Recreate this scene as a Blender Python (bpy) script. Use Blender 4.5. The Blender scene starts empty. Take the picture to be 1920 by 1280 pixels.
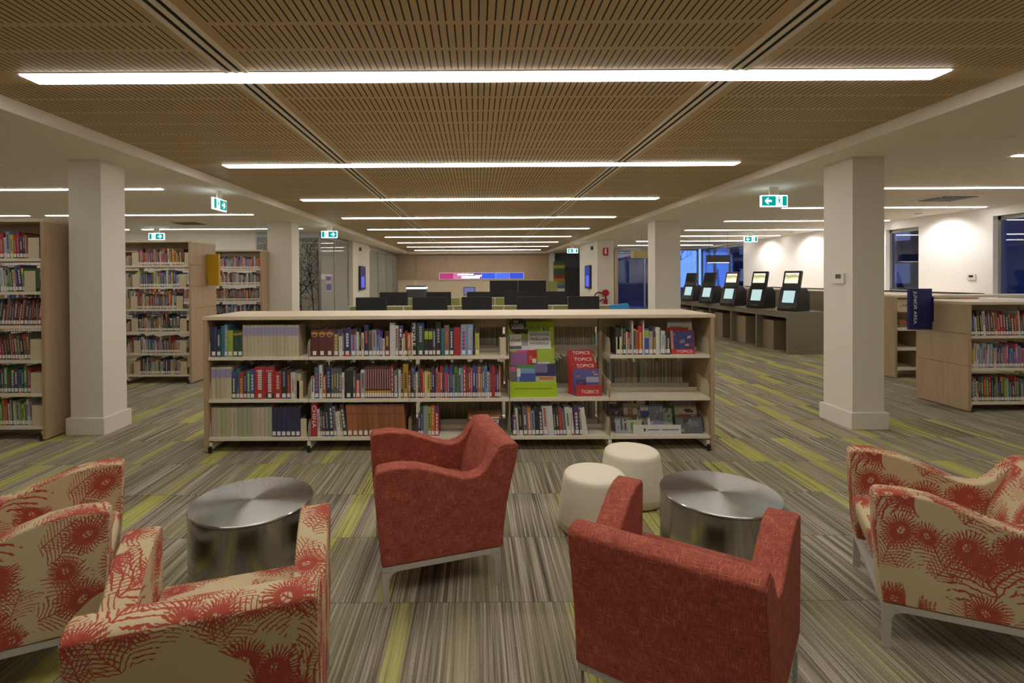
import bpy, bmesh, math, random, re
from mathutils import Vector, Matrix, Euler
rnd = random.Random(7)
SC = bpy.context.scene
COL = SC.collection
PI = math.pi
CAMZ = 1.55
def hor(px): return 520.6-.0052*(px-893)
def PX(px, D): return (px-893)/960.*D            # lateral metres of an image column at depth D
def PZ(px, py, D): return CAMZ-(py-hor(px))*D/960.  # height of an image row at depth D

# ------------------------------------------------------------------ helpers
ORD=['first','second','third','fourth','fifth','sixth','seventh','eighth','ninth','tenth','eleventh','twelfth','thirteenth','fourteenth','fifteenth','sixteenth','seventeenth','eighteenth','nineteenth','twentieth','21st','22nd','23rd','24th','25th','26th','27th','28th','29th','30th','31st','32nd','33rd','34th','35th','36th','37th','38th','39th','40th','41st','42nd','43rd','44th']
class MB:
    """collects faces, builds ONE mesh"""
    def __init__(s): s.v=[]; s.f=[]; s.m=[]; s.c=[]
    def face(s, pts, m=0, c=(1,1,1)):
        n=len(s.v); s.v.extend([tuple(p) for p in pts]); s.f.append(tuple(range(n,n+len(pts)))); s.m.append(m); s.c.append(c); return s
    def box(s, x0,x1,y0,y1,z0,z1, m=0, c=(1,1,1), M=None, cf=None):
        P=[Vector(p) for p in ((x0,y0,z0),(x1,y0,z0),(x1,y1,z0),(x0,y1,z0),(x0,y0,z1),(x1,y0,z1),(x1,y1,z1),(x0,y1,z1))]
        if M is not None: P=[M@p for p in P]
        n=len(s.v); s.v.extend([tuple(p) for p in P])
        for q in ((0,3,2,1),(4,5,6,7),(0,1,5,4),(1,2,6,5),(2,3,7,6),(3,0,4,7)):
            s.f.append(tuple(n+i for i in q)); s.m.append(m); s.c.append(c)
        if cf is not None: s.c[-4]=cf
        return s
    def prism(s, prof, x0, x1, axis='x', m=0, c=(1,1,1), M=None):
        """prof: list of 2-D points; axis x: (y,z); axis y: (x,z); axis z: (x,y)"""
        def mk(t,p):
            q={'x':(t,p[0],p[1]),'y':(p[0],t,p[1]),'z':(p[0],p[1],t)}[axis]
            q=Vector(q); return tuple(M@q) if M is not None else tuple(q)
        n=len(s.v); k=len(prof)
        s.v.extend([mk(x0,p) for p in prof]); s.v.extend([mk(x1,p) for p in prof])
        s.f.append(tuple(range(n,n+k))[::-1]); s.f.append(tuple(range(n+k,n+2*k))); s.m+= [m,m]; s.c+=[c,c]
        for i in range(k):
            j=(i+1)%k; s.f.append((n+i,n+j,n+k+j,n+k+i)); s.m.append(m); s.c.append(c)
        return s
    def lathe(s, prof, cx=0, cy=0, seg=48, m=0, c=(1,1,1), M=None):
        """prof: (r,z) bottom to top, closed with caps"""
        n=len(s.v); k=len(prof)
        for r,z in prof:
            for i in range(seg):
                a=2*PI*i/seg; p=Vector((cx+r*math.cos(a),cy+r*math.sin(a),z)); s.v.append(tuple(M@p) if M is not None else tuple(p))
        for j in range(k-1):
            for i in range(seg):
                a=n+j*seg+i; b=n+j*seg+(i+1)%seg; s.f.append((a,b,b+seg,a+seg)); s.m.append(m); s.c.append(c)
        q=len(s.v); s.v.extend(s.v[n:n+seg]); s.v.extend(s.v[n+(k-1)*seg:n+k*seg])
        s.f.append(tuple(q+i for i in range(seg))[::-1]); s.f.append(tuple(q+seg+i for i in range(seg))); s.m+=[m,m]; s.c+=[c,c]
        return s
    def tube(s, pts, rads, seg=8, m=0, c=(1,1,1)):
        n=len(s.v); pts=[Vector(p) for p in pts]
        if not hasattr(rads,'__len__'): rads=[rads]*len(pts)
        for i,p in enumerate(pts):
            d=(pts[min(i+1,len(pts)-1)]-pts[max(i-1,0)]).normalized()
            u=d.orthogonal().normalized() if i==0 else (u0-d*u0.dot(d)).normalized()
            u0=u; w=d.cross(u)
            for k in range(seg):
                a=2*PI*k/seg; s.v.append(tuple(p+(u*math.cos(a)+w*math.sin(a))*rads[i]))
        for i in range(len(pts)-1):
            for k in range(seg):
                a=n+i*seg+k; b=n+i*seg+(k+1)%seg; s.f.append((a,b,b+seg,a+seg)); s.m.append(m); s.c.append(c)
        s.f.append(tuple(n+k for k in range(seg))[::-1]); s.f.append(tuple(n+(len(pts)-1)*seg+k for k in range(seg))); s.m+=[m,m]; s.c+=[c,c]
        return s
    def add(s, o, M):
        n=len(s.v); s.v.extend([tuple(M@Vector(p)) for p in o.v]); s.f.extend([tuple(n+i for i in f) for f in o.f]); s.m+=o.m; s.c+=o.c
    def mesh(s, name, mats, smooth=False, col=False, uv=False):
        me=bpy.data.meshes.new(name); me.from_pydata(s.v,[],s.f)
        if not isinstance(mats,(list,tuple)): mats=[mats]
        for mt in mats: me.materials.append(mt)
        if len(mats)>1: me.polygons.foreach_set('material_index', s.m)
        if smooth: me.polygons.foreach_set('use_smooth',[True]*len(s.f))
        if col:
            a=me.color_attributes.new('Col','FLOAT_COLOR','CORNER'); buf=[]
            for f,c in zip(s.f,s.c): buf += [c[0],c[1],c[2],1.]*len(f)
            a.data.foreach_set('color',buf)
        if uv: boxuv(me)
        me.update(); return me
def boxuv(me):
    u=me.uv_layers.new(name='UVMap'); me.update()
    for p in me.polygons:
        n=p.normal; ax,ay,az=abs(n.x),abs(n.y),abs(n.z)
        for li in p.loop_indices:
            co=me.vertices[me.loops[li].vertex_index].co
            if ax>=ay and ax>=az: t=(co.y+(3.1 if n.x>0 else 0), co.z)
            elif ay>=az: t=(co.x+(1.7 if n.y>0 else 5.3), co.z)
            else: t=(co.x+7.9, co.y)
            u.data[li].uv=t
def obj(name, mb, mats, parent=None, smooth=False, col=False, uv=False, bevel=0, seg=2, loc=None, rot=None):
    me = mb if isinstance(mb,bpy.types.Mesh) else mb.mesh(name,mats,smooth,col,uv)
    o=bpy.data.objects.new(name,me); COL.objects.link(o)
    if parent is not None: o.parent=parent
    if bevel:
        b=o.modifiers.new('edge','BEVEL'); b.width=bevel; b.segments=seg; b.limit_method='ANGLE'; b.angle_limit=math.radians(38)
        if smooth: b.harden_normals=True
    if loc is not None: o.location=loc
    if rot is not None: o.rotation_euler=rot
    return o
def tag(o,label,cat,group=None,kind=None):
    o['label']=label; o['category']=cat
    if group: o['group']=group
    if kind: o['kind']=kind
    return o
def thing(name,label,cat,loc=(0,0,0),rz=0,group=None):
    o=bpy.data.objects.new(name,None); COL.objects.link(o); o.location=loc; o.rotation_euler=(0,0,rz); o.empty_display_size=.1
    return tag(o,label,cat,group)
def struct(name,mb,mats,**k):
    o=obj(name,mb,mats,**k); o['kind']='structure'; return o
def copy_tree(o,parent=None):
    c=o.copy(); COL.objects.link(c); c.parent=parent
    for ch in list(o.children): copy_tree(ch,c)
    return c

# ------------------------------------------------------------------ materials
def srgb(r,g,b):
    f=lambda v: (v/12.92 if v<=.04045 else ((v+.055)/1.055)**2.4)
    return (f(r/255.),f(g/255.),f(b/255.))
class NT:
    def __init__(s,name):
        s.mat=bpy.data.materials.new(name); s.mat.use_nodes=True; s.t=s.mat.node_tree; s.n=s.t.nodes
        s.b=s.n['Principled BSDF']
    def lk(s,v,sock):
        if isinstance(v,bpy.types.NodeSocket): s.t.links.new(v,sock)
        elif isinstance(v,(tuple,list)):
            sock.default_value = tuple(v)+((1,) if len(v)==3 and len(sock.default_value)==4 else ())
        else: sock.default_value=v
    def m(s,op,a,b=0.,c=0.,clamp=False):
        n=s.n.new('ShaderNodeMath'); n.operation=op; n.use_clamp=clamp
        s.lk(a,n.inputs[0]); s.lk(b,n.inputs[1]); s.lk(c,n.inputs[2]); return n.outputs[0]
    def tex(s,kind='Object'):
        return s.n.new('ShaderNodeTexCoord').outputs[kind]
    def sep(s,v):
        n=s.n.new('ShaderNodeSeparateXYZ'); s.lk(v,n.inputs[0]); return n.outputs
    def comb(s,x,y=0.,z=0.):
        n=s.n.new('ShaderNodeCombineXYZ'); s.lk(x,n.inputs[0]); s.lk(y,n.inputs[1]); s.lk(z,n.inputs[2]); return n.outputs[0]
    def noise(s,v,scale=5.,detail=2.,rough=.5,dist=0.):
        n=s.n.new('ShaderNodeTexNoise'); s.lk(v,n.inputs['Vector']); n.inputs['Scale'].default_value=scale
        n.inputs['Detail'].default_value=detail; n.inputs['Roughness'].default_value=rough; n.inputs['Distortion'].default_value=dist; return n.outputs['Fac']
    def white(s,v):
        n=s.n.new('ShaderNodeTexWhiteNoise'); n.noise_dimensions='3D'; s.lk(v,n.inputs['Vector']); return n.outputs['Value']
    def mix(s,f,a,b):
        n=s.n.new('ShaderNodeMix'); n.data_type='RGBA'; s.lk(f,n.inputs[0])
        s.lk(a,n.inputs[6]); s.lk(b,n.inputs[7]); return n.outputs[2]
    def ramp(s,f,stops):
        n=s.n.new('ShaderNodeValToRGB'); s.lk(f,n.inputs[0]); e=n.color_ramp.elements
        for i,(p,c) in enumerate(stops):
            x=e[i] if i<2 else e.new(p)
            x.position=p; x.color=tuple(c)+(1,)
        return n.outputs[0]
    def sstep(s,v,a,b):
        n=s.n.new('ShaderNodeMapRange'); n.interpolation_type='SMOOTHSTEP'; s.lk(v,n.inputs[0]); s.lk(a,n.inputs[1]); s.lk(b,n.inputs[2]); return n.outputs[0]
    def set(s,color=None,rough=None,metal=None,**k):
        if color is not None: s.lk(color,s.b.inputs['Base Color'])
        if rough is not None: s.lk(rough,s.b.inputs['Roughness'])
        if metal is not None: s.lk(metal,s.b.inputs['Metallic'])
        for kk,v in k.items(): s.lk(v,s.b.inputs[kk.replace('_',' ')])
        return s
    def bump(s,h,strength=.3,dist=.002):
        n=s.n.new('ShaderNodeBump'); s.lk(h,n.inputs['Height']); n.inputs['Strength'].default_value=strength; n.inputs['Distance'].default_value=dist
        s.t.links.new(n.outputs[0],s.b.inputs['Normal'])
MATS={}
def plain(name,c,rough=.6,metal=0.,var=.05,scale=6.,spec=.5):
    if name in MATS: return MATS[name]
    k=NT(name)
    f=k.noise(k.tex(),scale,3)
    k.set(k.mix(f,tuple(min(1,v*(1-var)) for v in c),tuple(min(1,v*(1+var)) for v in c)),rough,metal)
    k.b.inputs['Specular IOR Level'].default_value=spec
    MATS[name]=k.mat; return k.mat
def emit(name,c,strength):
    if name in MATS: return MATS[name]
    k=NT(name); k.set((0,0,0),.5); k.b.inputs['Emission Color'].default_value=tuple(c)+(1,); k.b.inputs['Emission Strength'].default_value=strength
    k.b.inputs['Specular IOR Level'].default_value=0.1
    MATS[name]=k.mat; return k.mat
def wood(name,c1,c2,axis='z',rough=.45):
    k=NT(name); x=k.sep(k.tex())
    sc={'z':(14,14,1.2),'x':(1.2,14,14),'y':(14,1.2,14)}[axis]
    v=k.comb(k.m('MULTIPLY',x[0],sc[0]),k.m('MULTIPLY',x[1],sc[1]),k.m('MULTIPLY',x[2],sc[2]))
    f=k.noise(v,1.6,4,.6,.4)
    k.set(k.mix(k.sstep(f,.3,.7),c1,c2),rough); MATS[name]=k.mat; return k.mat

M_white  = plain('white_plaster',srgb(226,219,207),.75,var=.015,scale=2)
M_wallr  = plain('white_wall_paint',srgb(244,240,236),.8,var=.01,scale=1)
M_ceil   = plain('white_ceiling_paint',srgb(244,236,223),.85,var=.01,scale=1)
M_maple  = wood('maple_laminate',srgb(203,184,158),srgb(214,197,172),'x')
M_maplev = wood('maple_panel',srgb(174,148,119),srgb(182,157,128),'z')
M_shelf  = plain('cream_shelf_metal',srgb(222,213,193),.4,var=.02)
M_cream  = plain('cream_plate',srgb(205,190,160),.5,var=.03)
M_black  = plain('black_plastic',(.012,.012,.014),.35)
M_dark   = plain('charcoal_fabric',(.022,.021,.024),.85)
M_rubber = plain('black_rubber',(.01,.01,.01),.6)
M_steel  = plain('satin_steel',(.5,.5,.5),.38,.9)
M_frame  = plain('grey_powder_coat',srgb(186,184,176),.45,.15)
M_alu    = plain('aluminium_frame',srgb(150,150,148),.4,.6)
M_counter= plain('taupe_laminate',srgb(128,120,102),.5,var=.03)
M_counterd=plain('dark_taupe_laminate',srgb(92,82,68),.55,var=.03)
M_brown  = plain('brown_laminate',srgb(152,136,112),.5,var=.05)
M_green  = plain('green_screen_fabric',srgb(150,155,98),.9,var=.08,scale=40)
M_stool  = plain('cream_stool_fabric',srgb(222,212,192),.8,var=.02)
M_blue   = plain('blue_upholstery',srgb(70,150,205),.8)
M_navy   = plain('navy_sign',srgb(22,34,98),.4)
M_yellow = plain('mustard_sign',srgb(196,152,10),.45)
M_red    = plain('signal_red',srgb(180,20,24),.4)
M_exitg  = emit('exit_green',srgb(0,120,112),1.0)
M_exitw  = emit('exit_white',(.8,.95,1),1.9)
M_lamp   = emit('linear_lamp',(1.,.95,.87),9.)
M_lamp2  = emit('linear_lamp_side',(1.,.955,.89),10.)
M_slot   = plain('black_slot',(.012,.011,.01),.8)
M_letter = plain('white_letters',(.85,.85,.85),.5)
M_lblack = plain('black_letters',(.02,.02,.02),.5)
M_paper  = plain('white_paper',srgb(225,222,214),.6,var=.02)
M_greyw  = plain('blue_grey_paint',srgb(110,112,122),.8)
M_door   = plain('grey_door',srgb(80,80,80),.6)
M_grey   = plain('warm_grey_panel',srgb(150,146,134),.7)
M_asphalt= plain('dusk_pavement',(.03,.03,.035),.8)
M_build  = plain('street_facade',(.06,.065,.08),.8)
M_bark   = plain('bare_bark',(.02,.018,.018),.9)

def colmat(name,rough):
    k=NT(name); n=k.n.new('ShaderNodeVertexColor'); n.layer_name='Col'
    f=k.noise(k.tex(),60,3)
    k.set(k.mix(k.m('MULTIPLY',f,.45),n.outputs[0],(.12,.11,.10)),rough); MATS[name]=k.mat; return k.mat
M_book=colmat('book_cloth_and_paper',.5)
M_print=colmat('printed_card',.35)

def glass(name,tint=(1,1,1),op=.0,opc=(.5,.5,.5),refl=.12):
    k=NT(name); t=k.t
    tr=k.n.new('ShaderNodeBsdfTransparent'); tr.inputs[0].default_value=tuple(tint)+(1,)
    gl=k.n.new('ShaderNodeBsdfGlossy'); gl.inputs['Roughness'].default_value=.02
    lw=k.n.new('ShaderNodeLayerWeight'); lw.inputs[0].default_value=.25
    mx=k.n.new('ShaderNodeMixShader'); t.links.new(k.m('ADD',k.m('MULTIPLY',lw.outputs['Fresnel'],.8),refl*.3),mx.inputs[0]); t.links.new(tr.outputs[0],mx.inputs[1]); t.links.new(gl.outputs[0],mx.inputs[2])
    out=mx.outputs[0]
    if op:
        df=k.n.new('ShaderNodeBsdfDiffuse'); df.inputs[0].default_value=tuple(opc)+(1,)
        m2=k.n.new('ShaderNodeMixShader'); m2.inputs[0].default_value=op; t.links.new(out,m2.inputs[1]); t.links.new(df.outputs[0],m2.inputs[2]); out=m2.outputs[0]
    t.links.new(out,k.n['Material Output'].inputs[0]); MATS[name]=k.mat; return k.mat
M_glass=glass('window_glass',(.85,.9,1.))
M_glassf=glass('partition_glass',(.9,.93,.92),.5,srgb(196,194,184))

# carpet ---------------------------------------------------------------
def carpet():
    k=NT('striped_carpet_tiles'); x=k.sep(k.tex()); T=.615
    ry=k.m('ADD',k.m('DIVIDE',x[1],T),.04)
    row=k.m('FLOOR',ry); fr=k.m('FRACT',ry)
    cx=k.m('ADD',k.m('DIVIDE',x[0],.48),.31); colid=k.m('FLOOR',cx); fc=k.m('FRACT',cx)
    rr=k.white(k.comb(row,3.3)); par=k.m('GREATER_THAN',k.white(k.comb(colid,5.5)),.5); row2=k.m('FLOOR',k.m('DIVIDE',k.m('ADD',row,par),2.)); tr=k.white(k.comb(row2,colid,1.7)); tr2=k.m('ADD',k.m('MULTIPLY',k.white(k.comb(row2,colid,9.1)),.75),k.m('MULTIPLY',k.white(k.comb(row,colid,2.2)),.25)); tr3=k.white(k.comb(row,colid,4.4))
    off=k.m('MULTIPLY',tr,37.)
    # fine yarn stripes, elongated along the pile direction
    v1=k.comb(k.m('ADD',k.m('MULTIPLY',x[0],95.),off),k.m('ADD',k.m('MULTIPLY',x[1],.9),k.m('MULTIPLY',row,7.)))
    n1=k.noise(v1,1.,2,.6)
    v2=k.comb(k.m('ADD',k.m('MULTIPLY',x[0],26.),off),k.m('MULTIPLY',row,5.3)); n2=k.noise(v2,1.,1)
    v3=k.comb(k.m('MULTIPLY',x[0],300.),k.m('MULTIPLY',x[1],120.)); n3=k.noise(v3,1.,1)
    f=k.m('ADD',k.m('ADD',k.m('MULTIPLY',n1,.8),k.m('MULTIPLY',n2,.35)),k.m('MULTIPLY',n3,.18))
    f=k.m('SUBTRACT',f,.1)
    base=k.ramp(f,[(.36,srgb(70,64,57)),(.70,srgb(186,176,158)),(.47,srgb(112,104,92)),(.57,srgb(142,133,116))])
    # olive wash over part of a tile
    n4=k.noise(k.comb(k.m('ADD',k.m('MULTIPLY',x[0],5.),k.m('MULTIPLY',row,11.7)),k.m('MULTIPLY',row,3.1)),1.,1)
    ol=k.sstep(n4,.42,.66)
    c=k.mix(k.m('MULTIPLY',ol,.36),base,srgb(148,143,92))
    # lime bar in some tiles
    pos=k.m('ADD',k.m('MULTIPLY',tr2,.7),.15); d=k.m('ABSOLUTE',k.m('SUBTRACT',fc,pos))
    w=k.m('ADD',k.m('MULTIPLY',tr3,.13),.07)
    bar=k.sstep(k.m('SUBTRACT',k.m('ADD',w,k.m('MULTIPLY',n1,.05)),d),.0,.08)
    on=k.m('GREATER_THAN',tr,.28)
    lim=k.m('MULTIPLY',k.m('MULTIPLY',bar,on),k.m('MULTIPLY',k.sstep(n1,.30,.56),k.m('ADD',k.m('MULTIPLY',tr3,.3),.7)))
    c=k.mix(k.m('MULTIPLY',lim,.85),c,srgb(188,186,92))
    seam=k.m('LESS_THAN',k.m('MINIMUM',fr,k.m('SUBTRACT',1.,fr)),.006)
    c=k.mix(k.m('MULTIPLY',seam,.35),c,(.03,.027,.02))
    k.set(c,.95); k.b.inputs['Specular IOR Level'].default_value=.15
    k.bump(n1,.25,.004); return k.mat
M_carpet=carpet()

# slotted timber ceiling ----------------------------------------------
LY0=3.31; LP=2.58
def ceiling_mat():
    k=NT('slotted_timber_ceiling'); x=k.sep(k.tex())
    yy=k.m('MODULO',k.m('ADD',k.m('SUBTRACT',x[1],LY0),LP*10),LP)
    t=k.m('DIVIDE',k.m('SUBTRACT',yy,.09),.3); ft=k.m('FRACT',t)
    inrow=k.m('MULTIPLY',k.m('GREATER_THAN',ft,.06),k.m('LESS_THAN',ft,.94))
    inz=k.m('MULTIPLY',k.m('GREATER_THAN',yy,.09),k.m('LESS_THAN',yy,LP-.09))
    fx=k.m('FRACT',k.m('DIVIDE',k.m('ADD',x[0],100.),.0415)); sl=k.m('LESS_THAN',fx,.21)
    def away(cx,w): return k.m('GREATER_THAN',k.m('ABSOLUTE',k.m('SUBTRACT',x[0],cx)),w)
    mk=k.m('MULTIPLY',k.m('MULTIPLY',inrow,inz),k.m('MULTIPLY',sl,k.m('MULTIPLY',away(-1.50,.13),away(1.636,.13))))
    v=k.comb(k.m('MULTIPLY',x[0],40.),k.m('MULTIPLY',x[1],2.)); g=k.noise(v,1.,3,.6)
    c=k.mix(g,srgb(198,172,132),srgb(214,188,148))
    pan=k.m('FRACT',k.m('DIVIDE',k.m('SUBTRACT',yy,.09),1.2)); pj=k.m('LESS_THAN',pan,.006)
    c=k.mix(k.m('MULTIPLY',pj,.4),c,(.05,.03,.02))
    c=k.mix(mk,c,(.02,.012,.008))
    k.set(c,.55); k.b.inputs['Specular IOR Level'].default_value=.25; return k.mat
M_wceil=ceiling_mat()

# woven red fabric ------------------------------------------------------
def red_fabric():
    k=NT('red_woven_upholstery'); u=k.sep(k.tex('UV'))
    a=k.noise(k.comb(k.m('MULTIPLY',u[0],430.),k.m('MULTIPLY',u[1],24.)),1.,2,.6)
    b=k.noise(k.comb(k.m('MULTIPLY',u[0],24.),k.m('MULTIPLY',u[1],430.)),1.,2,.6)
    p=k.noise(k.comb(u[0],u[1]),14.,2); 
    f=k.m('ADD',k.m('MULTIPLY',k.m('MAXIMUM',a,b),.9),k.m('MULTIPLY',k.m('SUBTRACT',p,.5),.15))
    c=k.ramp(f,[(.40,srgb(124,58,48)),(.70,srgb(204,150,118)),(.50,srgb(158,80,66)),(.58,srgb(176,98,78))])
    k.set(c,.9); k.b.inputs['Specular IOR Level'].default_value=.2; k.bump(f,.4,.002); return k.mat
M_redf=red_fabric()

# peacock-feather print ---------------------------------------------------
def feather_fabric():
    k=NT('peacock_feather_print'); uv=k.tex('UV'); S=k.sep(uv)
    wob=k.noise(uv,9.,2); wob2=k.noise(uv,55.,2)
    def layer(scale,ox,oy,eye,reach,rot0,bw=.3):
        U=k.m('ADD',k.m('MULTIPLY',S[0],scale),ox); V=k.m('ADD',k.m('MULTIPLY',S[1],scale),oy)
        vo=k.n.new('ShaderNodeTexVoronoi'); vo.voronoi_dimensions='2D'; vo.inputs['Scale'].default_value=1.; vo.inputs['Randomness'].default_value=.75
        k.lk(k.comb(U,V),vo.inputs['Vector']); ps=k.sep(vo.outputs['Position'])
        dx=k.m('SUBTRACT',U,ps[0]); dy=k.m('SUBTRACT',V,ps[1])
        rn=k.white(vo.outputs['Position']); an=k.m('ADD',k.m('MULTIPLY',rn,2.4),rot0)
        ca=k.m('COSINE',an); sa=k.m('SINE',an)
        X=k.m('ADD',k.m('MULTIPLY',dx,ca),k.m('MULTIPLY',dy,sa)); Y=k.m('SUBTRACT',k.m('MULTIPLY',dy,ca),k.m('MULTIPLY',dx,sa))
        X=k.m('ADD',X,k.m('MULTIPLY',k.m('SUBTRACT',wob,.5),.16))
        r=k.m('SQRT',k.m('ADD',k.m('MULTIPLY',X,X),k.m('MULTIPLY',k.m('MULTIPLY',Y,Y),.7)))
        th=k.m('ARCTAN2',X,Y)
        # ragged eye with barbs radiating from it
        rag=k.m('ADD',k.m('MULTIPLY',k.m('SINE',k.m('ADD',k.m('MULTIPLY',th,34.),k.m('MULTIPLY',wob2,9.))),.5),.5)
        R=k.m('ADD',eye,k.m('MULTIPLY',rag,eye*1.15))
        eyem=k.sstep(k.m('SUBTRACT',R,r),-.006,.012)
        dot=k.sstep(k.m('SUBTRACT',eye*.38,k.m('SQRT',k.m('ADD',k.m('MULTIPLY',X,X),k.m('MULTIPLY',k.m('MULTIPLY',k.m('SUBTRACT',Y,eye*.15),k.m('SUBTRACT',Y,eye*.15)),.45)))),0.,.012)
        # shaft and side barbs curving up, below the eye
        ax=k.m('ABSOLUTE',X)
        st=k.m('LESS_THAN',ax,.009)
        ph=k.m('ADD',k.m('MULTIPLY',Y,23.),k.m('ADD',k.m('MULTIPLY',ax,-22.),k.m('MULTIPLY',k.m('MULTIPLY',ax,ax),26.)))
        ph=k.m('ADD',ph,k.m('MULTIPLY',wob2,1.1))
        bar=k.sstep(k.m('SINE',k.m('MULTIPLY',ph,2*PI*.62)),1-bw*1.6,1-bw)
        below=k.m('MULTIPLY',k.m('LESS_THAN',Y,eye*.6),k.m('GREATER_THAN',Y,-reach))
        wid=k.m('LESS_THAN',ax,k.m('ADD',.30,k.m('MULTIPLY',k.m('SUBTRACT',wob2,.5),.5)))
        fe=k.m('MULTIPLY',k.m('MAXIMUM',st,k.m('MULTIPLY',bar,wid)),below)
        return k.m('MAXIMUM',k.m('MULTIPLY',eyem,k.m('SUBTRACT',1.,dot)),fe)
    a=layer(4.6,.3,.1,.16,.8,-1.2,.26); b=layer(4.1,7.7,3.4,.11,.9,-.6,.24); c2=layer(5.4,13.2,5.9,.0,.95,-1.8,.2); d2=layer(3.6,23.2,15.9,.0,.95,-.9,.16)
    gap=k.sstep(k.noise(k.comb(S[0],S[1],2.2),3.1,1),.405,.412)
    m=k.m('MULTIPLY',k.m('MAXIMUM',k.m('MAXIMUM',a,b),c2),gap)
    a2=layer(2.3,3.3,9.1,.075,.28,-1.2,.3)
    m=k.m('MAXIMUM',m,a2)
    wv=k.noise(k.comb(k.m('MULTIPLY',S[0],600.),k.m('MULTIPLY',S[1],600.)),1.,1)
    base=k.mix(wv,srgb(186,168,132),srgb(199,181,146)); red=k.mix(k.noise(uv,70.,1),srgb(148,62,50),srgb(176,86,69))
    k.set(k.mix(m,base,red),.9); k.b.inputs['Specular IOR Level'].default_value=.2; k.bump(wv,.15,.001); return k.mat
M_feath=feather_fabric()

def brushed(name,rough,an=.85,c=(.5,.49,.48)):
    k=NT(name); k.set(c,rough,1.); t=k.n.new('ShaderNodeTangent'); t.direction_type='RADIAL'; t.axis='Z'
    k.b.inputs['Anisotropic'].default_value=an; k.t.links.new(t.outputs[0],k.b.inputs['Tangent']); k.b.inputs['Anisotropic Rotation'].default_value=.25; MATS[name]=k.mat; return k.mat
M_brush=brushed('circular_brushed_steel',.24,.86)
M_brushs=plain('brushed_steel_side',(.42,.41,.40),.16,1.)

def text(name,body,w,h,mat,parent,loc,rot=(PI/2,0,0),ext=.0012,bold=False):
    cu=bpy.data.curves.new(name,'FONT'); cu.body=body; cu.align_x='CENTER'; cu.align_y='CENTER'; cu.size=1; cu.extrude=0
    if bold: cu.offset=.012
    o=bpy.data.objects.new(name,cu); COL.objects.link(o)
    me=bpy.data.meshes.new_from_object(o); bpy.data.objects.remove(o)
    xs=[v.co.x for v in me.vertices]; ys=[v.co.y for v in me.vertices]
    cx=(max(xs)+min(xs))/2; cy=(max(ys)+min(ys))/2; sx=w/(max(xs)-min(xs)); sy=h/(max(ys)-min(ys))
    for v in me.vertices: v.co=((v.co.x-cx)*sx,(v.co.y-cy)*sy,ext)
    me.materials.clear(); me.materials.append(mat)
    o=bpy.data.objects.new(name,me); COL.objects.link(o); o.parent=parent; o.location=loc; o.rotation_euler=rot; return o

# ------------------------------------------------------------------ camera
cam=bpy.data.cameras.new('camera'); co=bpy.data.objects.new('camera',cam); COL.objects.link(co)
cam.sensor_width=36; cam.lens=18.; cam.clip_start=.05; cam.clip_end=200
cam.shift_x=67/1920.; cam.shift_y=-111.7/1920.
co.matrix_world=Matrix.Translation((0,0,CAMZ))@Matrix.Rotation(math.radians(90-.46),4,'X')@Matrix.Rotation(-.0052,4,'Z')
SC.camera=co

# ------------------------------------------------------------------ setting
ZC=2.75; ZW=2.85; XL=-3.32; XR=3.47; XWR=9.13; XWL=-11.; YB=-3.; YE=25.5; YLB=13.3; YRB=21.
fl=MB(); fl.box(XWL,XWR+.2,YB,YE+1,-.05,0)
struct('floor',fl,M_carpet)
c=MB(); c.box(XL,XR,YB,YE-.6,ZW,ZW+.05); struct('ceiling',c,M_wceil)
c=MB(); c.box(XWL,XL,YB,YE,ZC,ZC+.25); struct('ceiling_left',c,M_ceil)
c=MB(); c.box(XR,XWR+.2,YB,YE,ZC,ZC+.25); struct('ceiling_right',c,M_ceil)
c=MB(); c.box(XL,XR,YE-.6,YE,ZC-.02,ZC+.25); struct('trim_1',c,M_ceil)
c=MB(); c.box(XWL,XWR+.2,YB-.2,YB,0,3); struct('wall_behind',c,M_white)
c=MB(); c.box(XWL-.2,XWL,YB,YLB,0,3); struct('wall_left',c,M_white)
c=MB(); c.box(XWL,-5.72,YLB,YLB+.15,0,ZC); struct('wall_left_rear',c,M_white)
# rear timber wall with vertical joints
c=MB(); 
xs=[-4.2,-3.0,-1.75,-.5,.75,2.0,3.62]
for a,b in zip(xs,xs[1:]): c.box(a+.006,b-.006,YE,YE+.1,0,ZC)
c.box(-4.2,3.62,YE+.03,YE+.12,0,ZC)
struct('wall_rear',c,M_maplev)
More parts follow.
